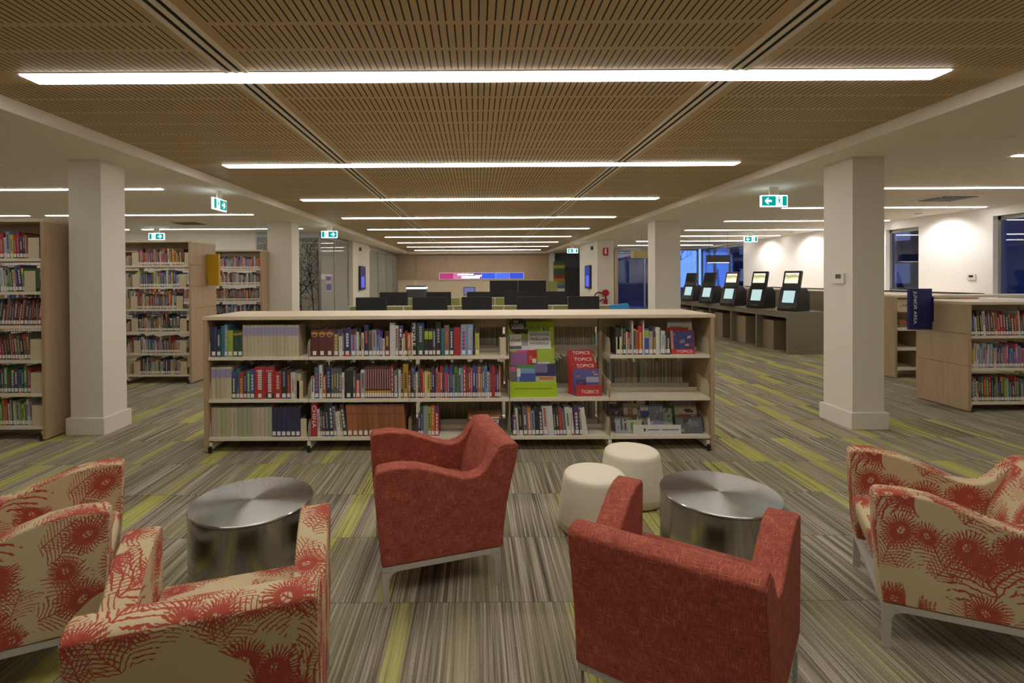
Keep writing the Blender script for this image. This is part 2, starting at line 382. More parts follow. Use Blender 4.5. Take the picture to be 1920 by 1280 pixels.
# right wall with openings
c=MB(); x0,x1=XWR,XWR+.2
W3=(6.6,9.05); W2=(10.57,11.42); WB=(17.5,21.)
c.box(x0,x1,YB,W3[0],0,ZC); c.box(x0,x1,W3[1],W2[0],0,ZC); c.box(x0,x1,W2[1],WB[0],0,ZC)
c.box(x0,x1,W3[0],W3[1],0,1.15); c.box(x0,x1,W3[0],W3[1],2.59,ZC)
c.box(x0,x1,W2[0],W2[1],0,1.2); c.box(x0,x1,W2[0],W2[1],2.56,ZC)
c.box(x0,x1,WB[0],WB[1],0,.5); c.box(x0,x1,WB[0],WB[1],2.68,ZC)
struct('wall_right',c,M_wallr)
c=MB(); c.box(XWR-.012,XWR,9.2,17.4,1.195,1.225); struct('trim_2',c,M_slot)  # dark strip painting the shade of a shadow gap along the wall
def window(n,y0,y1,z0,z1,muls):
    w=thing('window_%d'%n,'','window'); del w['label']; del w['category']; w['kind']='structure'
    f=MB(); xx=XWR+.12
    f.box(xx-.03,xx+.03,y0,y0+.05,z0,z1); f.box(xx-.03,xx+.03,y1-.05,y1,z0,z1); f.box(xx-.03,xx+.03,y0,y1,z0,z0+.05); f.box(xx-.03,xx+.03,y0,y1,z1-.07,z1)
    for m_ in muls: f.box(xx-.03,xx+.03,m_-.025,m_+.025,z0,z1)
    obj('window_frame',f,M_alu,w); g=MB(); g.box(xx-.004,xx+.004,y0+.05,y1-.05,z0+.05,z1-.07); obj('pane',g,M_glass,w)
    return w
window(1,W3[0],W3[1],1.15,2.59,[7.8]); window(2,W2[0],W2[1],1.2,2.56,[]); window(3,WB[0],WB[1],.5,2.68,[18.7,19.9])
# right rear glazed wall
w=thing('window_4','','window'); del w['label']; del w['category']; w['kind']='structure'
f=MB(); 
for xx in (5.78,6.9,8.0,9.08): f.box(xx-.03,xx+.03,YRB-.03,YRB+.03,0,2.68)
f.box(5.78,9.1,YRB-.03,YRB+.03,2.62,2.68); f.box(5.78,9.1,YRB-.03,YRB+.03,.0,.08)
obj('window_frame',f,M_alu,w); g=MB(); g.box(5.8,9.1,YRB-.005,YRB+.005,.08,2.62); obj('pane',g,M_glass,w)
c=MB(); c.box(4.43,5.72,YRB,YRB+.12,0,ZC); c.box(5.72,9.13,YRB-.02,YRB+.1,2.68,ZC); struct('wall_right_rear',c,M_white)
c=MB(); c.box(5.62,5.76,YRB-.2,YRB-.04,0,2.68); struct('trim_3',c,M_maplev)
# corner walls around the third columns
c=MB(); c.box(3.9,4.43,16.5,19.3,0,ZC); struct('wall_screen_right',c,M_white)
c=MB(); c.box(-4.12,-3.9,16.2,18.7,0,ZC); struct('wall_screen_left',c,M_white)
c=MB(); c.box(4.43,4.55,19.3,YRB,0,ZC); struct('wall_right_passage',c,M_white)
c=MB(); c.box(5.6,5.7,YRB+.12,YE,0,ZC); c.box(3.62,5.7,YE,YE+.1,0,ZC); struct('wall_recess',c,M_greyw)
c=MB(); c.box(3.62,3.86,YE-.35,YE,0,ZC); struct('wall_pier',c,M_white)
d=MB(); d.box(4.43,5.2,YE-.04,YE-.005,0,2.05); struct('door_1',d,M_door)
# left glazed rooms
def glasswall(name,x0,x1,y0,y1,posts,base=M_glassf):
    w=thing(name,'','w'); del w['label']; del w['category']; w['kind']='structure'
    f=MB(); f.box(x0,x1,y0,y1,2.62,ZC); f.box(x0,x1,y0,y1,0,.08)
    for (px_,py_) in posts: f.box(px_-.02,px_+.02,py_-.02,py_+.02,0,2.62)
    obj('window_frame',f,M_alu,w); g=MB()
    cx,cy=(x0+x1)/2,(y0+y1)/2
    if x1-x0>y1-y0: g.box(x0,x1,cy-.005,cy+.005,.08,2.62)
    else: g.box(cx-.005,cx+.005,y0,y1,.08,2.62)
    obj('pane',g,base,w)
glasswall('window_5',-5.72,-4.05,YLB,YLB+.04,[(-5.7,YLB+.02),(-4.07,YLB+.02),(-4.9,YLB+.02)])
glasswall('window_6',-4.07,-4.03,YLB+.06,16.2,[(-4.05,14.6),(-4.05,16.15)])
glasswall('window_7',-3.94,-3.9,18.7,YE,[(-3.92,20.4),(-3.92,22.2),(-3.92,24)])
c=MB(); c.box(-9.,-8.8,YLB+.15,YE,0,ZC); c.box(-9.,-4.2,YE,YE+.1,0,ZC); c.box(-8.8,-4.12,17.,17.1,0,ZC); struct('wall_meeting_room',c,M_grey)
# curtain strips behind the glass
for i in range(14):
    cu=MB(); yy=19.2+i*.42; 
    cu.prism([(0,0),(.06,.08),(0,.16),(.06,.24),(0,.32),(-.01,.32),(.05,.24),(-.01,.16),(.05,.08),(-.01,0)],.1,2.6,'z',M=Matrix.Translation((-4.25,yy,0)))
    tag(obj('vertical_curtain',cu,M_grey),'grey vertical curtain strip hanging behind the far left glazing','curtain','curtain strips behind the far glazing')

# square columns with plinths
def column(n,x0,x1,y0,y1,label):
    t=thing('column',label,'column',((x0+x1)/2,(y0+y1)/2,0)); hx,hy=(x1-x0)/2,(y1-y0)/2
    m=MB(); m.box(-hx,hx,-hy,hy,0,ZC); obj('shaft',m,M_white,t)
    m=MB(); m.box(-hx-.03,hx+.03,-hy-.03,hy+.03,0,.17); obj('plinth',m,M_white,t,bevel=.004)
    t['kind']='structure'; del t['label']; del t['category']; t.name='trim_%d'%(n+10)
    return t
column(1,-4.07,-3.745,5.12,5.47,'')
colR=column(2,3.80,4.12,5.17,5.60,'')
column(3,-4.38,-3.87,10.75,11.2,'')
column(4,3.79,4.33,10.85,11.3,'')

# linear lamps of the timber ceiling
def lamp(name,x0,x1,yc,w,z,mat,label,group,nmod=1):
    t=thing(name,label,'ceiling light',((x0+x1)/2,yc,z),0,group); L=(x1-x0)/2
    h=MB(); h.box(-L-.012,L+.012,-w/2-.012,w/2+.012,-.004,.0005); obj('housing',h,M_frame if z>2.8 else M_ceil,t)
    st=(x1-x0)/nmod
    for i in range(nmod):
        m=MB(); m.box(-L+i*st+.008,-L+(i+1)*st-.008,-w/2,w/2,-.011,-.0045); obj('diffuser',m,mat,t)
ordn=['nearest','second nearest','third','fourth','fifth','sixth','seventh','eighth','ninth']
for i in range(9):
    lamp('linear_light',-2.88,3.01,LY0+LP*i,.15,ZW,M_lamp,'long glowing strip light across the timber ceiling, %s%s'%(ordn[i],' to the camera' if i<2 else ' in the row from the camera'),'strip lights across the timber ceiling')
for i,y in enumerate([4.05,6.78,9.52,12.25]):  # nearest row lies out of view, added for its light
    pass
    lamp('linear_light',-7.98,-4.14,y,.06 if i>1 else .06,ZC,M_lamp2,'thin strip light on the left white ceiling, inner run, %s row from the camera'%ORD[i],'strip lights on the left white ceiling',3)
    lamp('linear_light',-10.9,-8.3,y,.06,ZC,M_lamp2,'thin strip light beside the left wall, outer run, %s row from the camera'%ORD[i],'strip lights on the left white ceiling',2)
for i,y in enumerate([3.25,5.13,7.02,9.0,11.1,13.2,15.1,17.2,19.4]):
    lamp('linear_light',5.38,8.95,y,.06 if i<8 else .1,ZC,M_lamp2,'thin strip light on the right white ceiling, %s in line counted from the camera'%(['first','second','third','fourth','fifth','sixth','seventh','eighth','ninth','tenth'][i]),'strip lights on the right white ceiling',3)

lamp('linear_light',-2.88,3.01,LY0-LP,.15,ZW,M_lamp,'strip light of the timber ceiling directly above the camera','strip lights across the timber ceiling')
# slot air diffusers
for sx,lb in ((-1.50,'left'),(1.636,'right')):
    t=thing('slot_diffuser','twin black slot air diffuser running lengthwise along the %s of the timber ceiling'%lb,'air vent',(sx,3,ZW))
    f=MB(); s_=MB()
    for a,b in ((-.078,-.044),(-.017,.017),(.044,.078)):
        f.box(a,b,YB-3,YE-3.7,-.0075,-.001)
    for a,b in ((-.044,-.017),(.017,.044)): s_.box(a,b,YB-3,YE-3.7,-.0035,-.001)
    obj('frame',f,M_ceil,t); obj('slot',s_,M_slot,t)

# ceiling fittings
def puck(x,y,r,lab,cat,name,m=M_ceil,z=ZC,h=.02):
    o=MB(); o.lathe([(r,-h),(r*1.0,-h*.4),(r*1.05,0)],0,0,24); tag(obj(name,o,m,loc=(x,y,z),smooth=False),lab,cat)
puck(-4.95,5.3,.05,'small round smoke detector on the left white ceiling near the frame edge','smoke detector','smoke_detector')
puck(4.6,4.5,.09,'round speaker grille on the right white ceiling above the junior bookcase','speaker','ceiling_speaker')
puck(5.9,6.1,.06,'round smoke detector on the right white ceiling between strip lights','smoke detector','smoke_detector')
puck(-3.9,7.6,.07,'round grille on the left ceiling beside the angled exit sign','speaker','ceiling_speaker')
for (x,y,lb) in ((7.3,7.95,'right white ceiling between two strip lights'),(-6.1,10.9,'left white ceiling behind the second strip light')):
    t=thing('air_vent','square louvred air vent in the '+lb,'air vent',(x,y,ZC))
    f=MB(); f.box(-.3,.3,-.3,.3,-.012,-.001); obj('frame',f,M_ceil,t)
    f=MB()
    for i in range(6): f.box(-.25,.25,-.25+i*.085,-.2+i*.085,-.022,-.012)
    obj('louvre',f,M_counterd,t)
for i,y in enumerate([11.9,13.9,15.9,9.9]):
    puck(8.55,y,.06,'recessed downlight washing the right wall, %s'%['above the third kiosk','behind the second kiosk','nearest the big window','nearest the camera'][i],'downlight','downlight',M_frame)
    l=bpy.data.lights.new('downlight_lamp','SPOT'); l.energy=38; l.spot_size=2.3; l.spot_blend=.6; l.color=(1,.96,.92); l.shadow_soft_size=.05
    lo=bpy.data.objects.new('downlight_lamp',l); COL.objects.link(lo); lo.location=(8.55,y,ZC-.03); lo.rotation_euler=(0,math.radians(-22),0)

# exit signs
def exit_sign(loc,rz,label,flip=False,w=.36,h=.155):
    t=thing('exit_sign',label,'exit sign',loc,rz)
    m=MB(); m.box(-w/2,w/2,0,.03,-h,0); obj('housing',m,M_exitw,t,bevel=.003)
    m=MB(); m.box(-w/2+.012,w/2-.012,-.004,-.001,-h+.012,-.012); g=obj('green_face',m,M_exitg,t)
    s=-1 if flip else 1
    def P(pts,ox): return [(ox+s*p[0]*.001,p[1]*.001-h/2) for p in pts]
    a=MB()
    for poly in ([(-45,0),(-8,42),(10,42),(-14,12),(45,12),(45,-12),(-14,-12),(10,-42),(-8,-42)],):
        pr=P(poly,-.085*s); a.prism(pr,-.0065,-.0045,'y')
    obj('arrow',a,M_exitw,t)
    d=MB(); d.box(.02*s-.0 if s>0 else -.105,.105 if s>0 else -.02,-.0055,-.0045,-h+.014,-.014); obj('doorway',d,M_exitw,t)
    r=MB(); q=.062*s
    r.prism([(q+.012*math.cos(b*PI/5),-.034+.012*math.sin(b*PI/5)) for b in range(10)],-.008,-.006,'y')
    r.prism(P([(-10,28),(14,24),(10,-8),(-12,-8)],q),-.008,-.006,'y')
    r.prism(P([(-12,-4),(6,-4),(30,-48),(18,-50)],q),-.008,-.006,'y'); r.prism(P([(-2,-4),(-14,-8),(-32,-44),(-22,-48)],q),-.008,-.006,'y')
    r.prism(P([(-10,26),(-28,10),(-24,4),(-6,16)],q),-.008,-.006,'y'); r.prism(P([(12,24),(28,6),(22,2),(8,14)],q),-.008,-.006,'y')
    obj('running_figure',r,M_exitg,t)
    m=MB(); m.box(-.06,.06,.005,.025,.0,ZC-loc[2]); obj('mount',m,M_ceil,t)
exit_sign((PX(1452,6.9),6.9,PZ(1452,366,6.9)),0,'green running-figure exit sign with left arrow hanging beside the right column')
exit_sign((-3.48,6.98,2.64),PI/2,'green exit sign seen at an angle, hanging by the left edge of the timber ceiling',True)
exit_sign((PX(294,11.9),11.9,PZ(294,437,11.9)),0,'green exit sign just above the middle left bookcase',True)
exit_sign((PX(618,11.6),11.6,PZ(618,433,11.6)),0,'green exit sign in front of the glazed meeting room',True)
exit_sign((PX(1408,14.),14.,PZ(1408,443,14)),0,'green exit sign near the white wall behind the kiosks')
exit_sign((PX(1074,17.7),17.7,PZ(1074,466,17.7)),0,'green exit sign far down the hall by the recessed door')

# pendant signs near the windows
t=thing('pendant_sign','dark hanging box in front of the blue window with trees','hanging sign',(PX(1347,14.),14.,PZ(1347,492,14)))
m=MB(); m.box(-.3,.3,-.06,.06,0,.2); obj('box',m,M_black,t); m=MB(); m.box(-.28,.28,-.05,.05,-.006,0); obj('light_strip',m,emit('soft_lamp',(1,.85,.6),2.),t)
m=MB()
for s in (-.25,.25): m.box(s-.003,s+.003,-.003,.003,.2,ZC-PZ(1347,492,14))
obj('cable',m,M_black,t)
t=thing('pendant_sign','pale yellow hanging box beside the second right column','hanging sign',(PX(1203,14.5),14.5,PZ(1203,484,14.5)))
m=MB(); m.box(-.26,.26,-.15,.15,0,.22); obj('box',m,plain('pale_yellow',srgb(190,180,120),.6),t)
m=MB(); m.box(-.003,.003,-.003,.003,.22,ZC-PZ(1203,484,14.5)); obj('cable',m,M_black,t)

# ------------------------------------------------------------------ outside at dusk
g=MB(); g.box(XWR+.25,60,-20,80,-.3,-.1); g.box(-20,XWR+.25,26,80,-.3,-.1); struct('ground_outside',g,M_asphalt)
def building(x0,x1,y0,y1,h,lab,rows):
    t=thing('street_building',lab,'building',(x0,y0,0))
    m=MB(); m.box(0,x1-x0,0,y1-y0,-.1,h); obj('wall',m,M_build,t)
    for r in range(rows):
        for k in range(int((y1-y0)/2.4)):
            q=MB(); q.box(-.05,-.01,.6+k*2.4,1.9+k*2.4,1.+r*3,2.4+r*3); obj('window',q,emit('dusk_window_%d'%((r+k)%2),((.12,.16,.4),(.25,.3,.6))[(r+k)%2],.8),t)
building(19,26,-6,17,9,'dark street building seen through the right windows',2)
building(30,36,30,60,6,'low dark building far beyond the corner window',2)
building(8.5,15,38,44,8,'dark building beyond the rear right glazing',2)
def tree(x,y,h,lab,seed):
    r=random.Random(seed); b=MB()
    def br(p,d,L,rad,dep):
        q=p+d*L*.5+Vector((r.uniform(-.04,.04),r.uniform(-.04,.04),0))*L; e=p+d*L
        b.tube([p,q,e],[rad,rad*.85,rad*.65],6)
        if dep==0: return
        for i in range(r.choice([2,3,3])):
            nd=(d+Vector((r.uniform(-.75,.75),r.uniform(-.75,.75),r.uniform(-.05,.5)))).normalized()
            br(p+d*L*r.uniform(.55,1.),nd,L*r.uniform(.6,.8),rad*.6,dep-1)
    br(Vector((0,0,-.1)),Vector((0,0,1)),h*.36,.075,5)
    tag(obj('bare_tree',b,M_bark,loc=(x,y,0)),lab,'tree','bare street trees')
tree(11.45,22.3,5.4,'bare street tree at the right of the big blue window',1)
tree(12.35,26.2,5.6,'bare street tree behind the dark hanging box',2)
tree(17.5,33,6.2,'bare street tree far at the left of the big blue window',3)
tree(11.6,31,5.,'bare street tree behind the rear right glazing',5)

# ------------------------------------------------------------------ armchairs
def chair(name,label,c,f,fab,group):
    rz=math.atan2(-f[0],f[1]); t=thing(name,label,'armchair',(c[0],c[1],0),rz,group)
    top=[(.327,.622),(.321,.637),(.305,.645),(.22,.652),(.12,.64),(.03,.612),(-.05,.582),(-.11,.564),(-.16,.56),(-.20,.57),(-.232,.595),(-.258,.63),(-.28,.662),(-.30,.683),(-.325,.693)]
    rear=[(-.352,.695),(-.39,.693),(-.41,.678),(-.398,.62),(-.372,.52),(-.345,.40),(-.328,.28),(-.322,.19)]
    front=[(.30,.19),(.312,.30),(.322,.45),(.327,.58)]
    prof=top+rear+front
    for s in (-1,1):
        m=MB(); a,b=(-.325,-.222) if s<0 else (.222,.325)
        m.prism(prof,a,b,'x'); obj('arm',m,fab,t,smooth=True,uv=True,bevel=.010,seg=3)
    bp=[(-.325,.191),(-.331,.28),(-.348,.40),(-.375,.52),(-.403,.62),(-.418,.690),(-.398,.705),(-.345,.707),(-.315,.70),(-.298,.685),(-.27,.62),(-.235,.54),(-.21,.46),(-.195,.38),(-.19,.19)]
    m=MB(); m.prism(bp,-.3215,.3215,'x'); obj('backrest',m,fab,t,smooth=True,uv=True,bevel=.01,seg=2)
    sp=[(-.20,.20),(.235,.20),(.27,.23),(.30,.30),(.318,.37),(.318,.40),(.30,.418),(.26,.428),(0,.43),(-.2,.415)]
    m=MB(); m.prism(sp,-.2215,.2215,'x'); obj('seat',m,fab,t,smooth=True,uv=True,bevel=.012,seg=2)
    # metal frame
    m=MB()
    for s in (-1,1): m.box(min(s*.32,s*.285),max(s*.32,s*.285),-.31,.298,.16,.189)
    m.box(-.285,.285,-.31,-.275,.16,.189); m.box(-.285,.285,.262,.298,.16,.189)
    fr=obj('frame',m,M_frame,t,bevel=.002)
    for sx in (-1,1):
        for sy in (-1,1):
            yo=.298 if sy>0 else -.31; yi=yo-sy*.032
            q=[(yo,0),(yo,.16),(yi-sy*.055,.16),(yi-sy*.03,.156),(yi-sy*.01,.145),(yi-sy*.001,.128),(yi,.11),(yi,0)]
            if sy<0: q=q[::-1]
            m=MB(); a=sx*.32; b=sx*.305; m.prism(q,min(a,b),max(a,b),'x'); obj('leg',m,M_frame,t,bevel=.0015)
    # the shell widens towards the front
    for ch in t.children:
        for v in ch.data.vertices:
            v.co.x*=1+.25*(v.co.y+.05); v.co.y*=.975
        if ch.data.uv_layers: 
            pass
    return t
GA='lounge armchairs around the steel tables'
chair('armchair','red woven tub armchair in the centre, side-on, facing left',(-.248,2.80),(-.972,-.236),M_redf,GA)
chair('armchair','red woven tub armchair seen from behind in the right foreground',(.77,1.893),(.557,.831),M_redf,GA)
chair('armchair','feather-print armchair seen from behind in the left foreground, facing the steel table',(-.838,1.67),(-.314,.949),M_feath,GA)
chair('armchair','feather-print armchair cut off by the left frame edge, facing right',(-1.90,2.15),(.863,.505),M_feath,GA)
chair('armchair','feather-print armchair at the right frame edge, facing left',(2.108,2.297),(-.883,.47),M_feath,GA)

# steel drum tables
for (x,y,lb) in ((-1.175,2.667,'left foreground, between the feather-print armchairs'),(1.295,2.733,'right, behind the red armchair')):
    t=thing('side_table','round brushed steel drum table at '+lb,'side table',(x,y,0),0,'steel drum tables')
    m=MB(); m.lathe([(.300,.0),(.300,.02),(.300,.385)],0,0,96); obj('drum',m,M_brushs,t,smooth=True,bevel=.0)
    for p in t.children[0].data.polygons:
        if len(p.vertices)>4: p.use_smooth=False
    m=MB(); m.lathe([(.296,.3855),(.3015,.388),(.302,.396),(.299,.40)],0,0,96)
    o=obj('table_top',m,M_brush,t)
# stools
for (x,y,lb) in ((1.08,3.57,'in front of the low bookcase, farther of the two'),(.724,3.16,'nearer of the two, behind the red armchair arm')):
    t=thing('stool','cream upholstered drum stool '+lb,'stool',(x,y,0),0,'cream drum stools')
    m=MB(); m.lathe([(.222,.062),(.223,.07),(.190,.31),(.184,.33),(.174,.341),(.15,.345)],0,0,64); o=obj('seat',m,M_stool,t,smooth=True)
    for p in o.data.polygons:
        if len(p.vertices)>4: p.use_smooth=False
    m=MB(); m.lathe([(.214,.012),(.219,.02),(.219,.06)],0,0,64); o=obj('base_band',m,plain('stool_band',srgb(205,190,163),.8),t,smooth=True)
    for p in o.data.polygons:
        if len(p.vertices)>4: p.use_smooth=False
    m=MB(); m.lathe([(.185,0),(.185,.012)],0,0,48); obj('foot_ring',m,M_rubber,t)

# ------------------------------------------------------------------ books
PAL={'N':srgb(36,38,88),'n':srgb(60,64,130),'T':srgb(26,66,70),'t':srgb(44,118,138),'B':srgb(48,82,164),'b':srgb(126,160,206),'G':srgb(22,74,50),
'g':srgb(78,148,72),'L':srgb(168,196,50),'E':srgb(206,194,164),'e':srgb(188,190,152),'W':srgb(226,224,220),'K':srgb(28,27,30),'k':srgb(54,52,54),
'R':srgb(188,32,40),'r':srgb(104,34,40),'O':srgb(216,112,40),'o':srgb(164,98,56),'Y':srgb(224,204,44),'y':srgb(196,150,40),'P':srgb(84,52,116),
'p':srgb(214,98,140),'S':srgb(166,168,172),'s':srgb(96,98,104),'M':srgb(86,58,46),'m':srgb(128,112,92)}
CN={'N':'navy','n':'indigo','T':'dark teal','t':'teal','B':'blue','b':'light blue','G':'dark green','g':'green','L':'lime','E':'cream','e':'pale green','W':'white','K':'black','k':'charcoal','R':'red','r':'maroon','O':'orange','o':'tan brown','Y':'yellow','y':'mustard','P':'purple','p':'pink','S':'silver grey','s':'grey','M':'dark brown','m':'brown'}
PAGE=srgb(205,196,172)
def lum(c): return .3*c[0]+.6*c[1]+.1*c[2]
def book_mesh(w,h,d,key,flags,r,fore=False):
    """origin at the middle of the spine foot; spine faces -y"""
    c=PAL[key]; q_=r.uniform(.75,1.2) if 'o' in flags else r.uniform(.88,1.12); c=tuple(min(1,v*q_*r.uniform(.97,1.03)) for v in c)
    acc=PAL[r.choice('WWEYObRKS')] if 'x' not in flags else c
    if abs(lum(acc)-lum(c))<.12: acc=PAL['W'] if lum(c)<.3 else PAL['k']
    m=MB(); bt=.0025; hw=w/2
    if fore:   # seen from its fore edge
        m.box(-hw,-hw+bt,0,d,0,h,c=c); m.box(hw-bt,hw,0,d,0,h,c=c); m.box(-hw+bt,hw-bt,.004,d,.004,h-.004,c=tuple(min(1,v*r.uniform(1.1,1.4)) for v in PAGE)); m.box(-hw,hw,d,d+.003,0,h,c=c); return m  # page colour brightened to make up for light missing on the rear shelves
    m.box(-hw,-hw+bt,.003,d,0,h,c=c); m.box(hw-bt,hw,.003,d,0,h,c=c)
    m.box(-hw+bt,hw-bt,.004,d-.004,.004,h-.005,c=PAGE)
    # spine
    cuts=[0]; cc=[]
    def band(z,col): cuts.append(z); cc.append(col)
    if 's' in flags: band(.62*h,(c,c)); band(.66*h,(c,c)); band(.93*h,(srgb(150,146,190),srgb(170,166,205))); band(h,(c,c))
    elif 'c' in flags: band(.62*h,(c,c)); band(.92*h,(PAL['L'],PAL['L'])); band(h,(c,c))
    elif 'a' in flags: band(.64*h,(c,c)); band(h,(tuple(min(1,v*2.2) for v in c),c))
    elif 'G' in flags: band(.14*h,(c,c)); band(.24*h,(PAL['y'],PAL['Y'])); band(.3*h,(c,c)); band(.92*h,(c,srgb(190,150,150))); band(h,(c,c))
    elif 'g' in flags: band(.08*h,(c,c)); band(.82*h,(c,c)); band(.9*h,(PAL['y'],PAL['y'])); band(h,(c,c))
    elif 'o' in flags: band(.1*h,(c,c)); band(.2*h,(c,PAL['E'])); band(.7*h,(c,c)); band(.72*h,(PAL['M'],PAL['M'])); band(h,(c,c))
    elif 'q' in flags: band(h,(c,c))
    else:
        st=r.random(); b2=PAL[r.choice('NRKWbBtTGOrPYS')]
        z0=.16*h; band(z0,(c,c) if st>.25 else (b2,b2))
        n=r.choice([5,7,9]); z1=r.uniform(.75,.95)*h; zz=r.uniform(.18,.42)*h; band(zz,(c,c))
        for i in range(n):
            a=zz+(z1-zz)*(i+.75)/n; b_=zz+(z1-zz)*(i+1.)/n
            band(a,(c,acc)); band(b_,(c,c))
        band(h,(c,c) if st<.7 else (b2,b2))
    xs=[-hw,-hw*.38,hw*.38,hw]; ys=[.0035,0,0,.0035]
    for i in range(len(cc)):
        for j in range(3):
            col=cc[i][1] if j==1 else cc[i][0]
            m.face([(xs[j],ys[j],cuts[i]),(xs[j+1],ys[j+1],cuts[i]),(xs[j+1],ys[j+1],cuts[i+1]),(xs[j],ys[j],cuts[i+1])],c=col)
    return m
BOOKS=[]   # (priority, mesh builder, matrix, name, label, group, labelsize)
def put_book(x,y,z,w,h,d,key,flags='',tilt=0.,pri=1.,lab='',grp='',fore=False,rz=0.,fam=None):
    r=random.Random(len(BOOKS)*13+5)
    M=Matrix.Translation((x,y,z))@Matrix.Rotation(rz,4,'Z')@Matrix.Rotation(math.radians(tilt),4,'Y')
    BOOKS.append(dict(p=pri,a=(w,h,d,key,flags,fore),r=r,M=M,lab=lab,grp=grp,w=w,h=h))
def parse(s):
    out=[]
    for tok in s.split():
        n=1
        if '*' in tok: tok,n=tok.split('*'); n=int(n)
        if tok[0]=='_': out+= [('_',float(tok[1:]))]; continue
        mt=re.match(r'([A-Za-z])([a-zA-Z]*)(\d+)x(\d+)(?:/(-?\d+))?$',tok)
        out+= [(mt.group(1),mt.group(2),float(mt.group(3)),float(mt.group(4)),float(mt.group(5) or 0))]*n
    return out
CP=.00082
def run_books(x0,yf,z,spec,where,grp,pri,scale=CP,depth=.2):
    x=x0; n=0
    for it in parse(spec):
        if it[0]=='_': x+=it[1]*scale; continue
        key,fl_,w,h,tl=it; w*=scale; h*=scale; n+=1
        th=math.radians(tl); ww=w
        if tl: # keep neighbours clear: advance by projected width
            ww=w/math.cos(th)
        cx=x+ww/2; zz=z+.0006+abs(math.sin(th))*w/2
        size='tall ' if h>.27 else ('short ' if h<.215 else '')
        thick='thick ' if w>.055 else ('slim ' if w<.022 else '')
        lab=(size+thick+CN[key]+' book, %s from left, %s'%(ORD[n-1],where)).strip()
        put_book(cx,yf,zz,w*.97,h,min(depth,h*.8),key,fl_,tl,pri,lab,grp)
        x+=ww

# ------------------------------------------------------------------ bookcases
def bracket_mb(s,d,hh):
    m=MB(); m.prism([(0,0),(d,0),(d,hh*1.15),(d*.45,hh),(.05,hh),(.018,hh*.85),(0,hh*.6)],-.0015,.0015,'x'); return m
def bookcase(name,label,x0,x1,y0,depth,H,boards,nb,endsplit=None,sd=.27,pt=.035,missing=(),group=None,back=True,brackets=True,board_t=.028):
    """front at y0; double sided; boards = shelf top heights"""
    t=thing(name,label,'bookcase',(x0,y0,0),0,group); W=x1-x0
    for s in (0,1):
        a,b=(0,pt) if s==0 else (W-pt,W)
        zs=[0.012]+(endsplit or [])+[H-.02]
        for i in range(len(zs)-1):
            m=MB(); m.box(a,b,0,depth,zs[i]+(.004 if i else 0),zs[i+1]-.0); obj('end_panel',m,M_maplev,t,bevel=.0015)
    m=MB(); m.box(-.005,W+.005,-.005,depth+.005,H-.02,H+.012); obj('top_panel',m,M_maple,t,bevel=.002)
    bw=(W-2*pt)/nb
    for b in range(nb):
        xa=pt+b*bw; xb=xa+bw
        for k,z in enumerate(boards):
            for side in (0,1):
                if (b,k) in missing and side==0: continue
                ya=.012 if side==0 else depth-.012-sd
                m=MB(); m.box(xa+.002,xb-.002,ya,ya+sd,z-board_t,z); 
                fy=ya if side==0 else ya+sd
                m.box(xa+.002,xb-.002,ya+sd-.012 if side==0 else ya,ya+sd if side==0 else ya+.012,z,z+.035)
                obj('shelf',m,M_shelf,t)
                if brackets and side==0:
                    for xx in (xa+.006,xb-.006):
                        obj('bracket',bracket_mb(1,sd-.02,.15),M_cream,t,loc=(xx,ya+.01,z))
        if back:
            zt=H-.02; m=MB(); m.box(xa+.02,xb-.02,depth/2-.008,depth/2+.008,zt-.11,zt-.001); obj('back_strip',m,M_cream,t)
        if b:
            m=MB(); m.box(xa-.016,xa+.016,depth/2-.03,depth/2+.03,.05,H-.02)
            obj('post',m,M_cream,t)
            m=MB(); m.box(xa-.015,xa+.015,.01,depth-.01,.035,.1); obj('base_foot',m,M_shelf,t)
            m=MB(); m.box(xa-.013,xa+.013,.0,.03,.0,.06); obj('levelling_foot',m,M_rubber,t)
    for xx in (pt+.015,W-pt-.015):
        m=MB(); m.box(xx-.012,xx+.012,-.004,.02,.0,.055); obj('levelling_foot',m,M_rubber,t)
        m=MB(); m.box(xx-.013,xx+.013,.02,depth-.02,.03,.09); obj('base_foot',m,M_shelf,t)
    return t
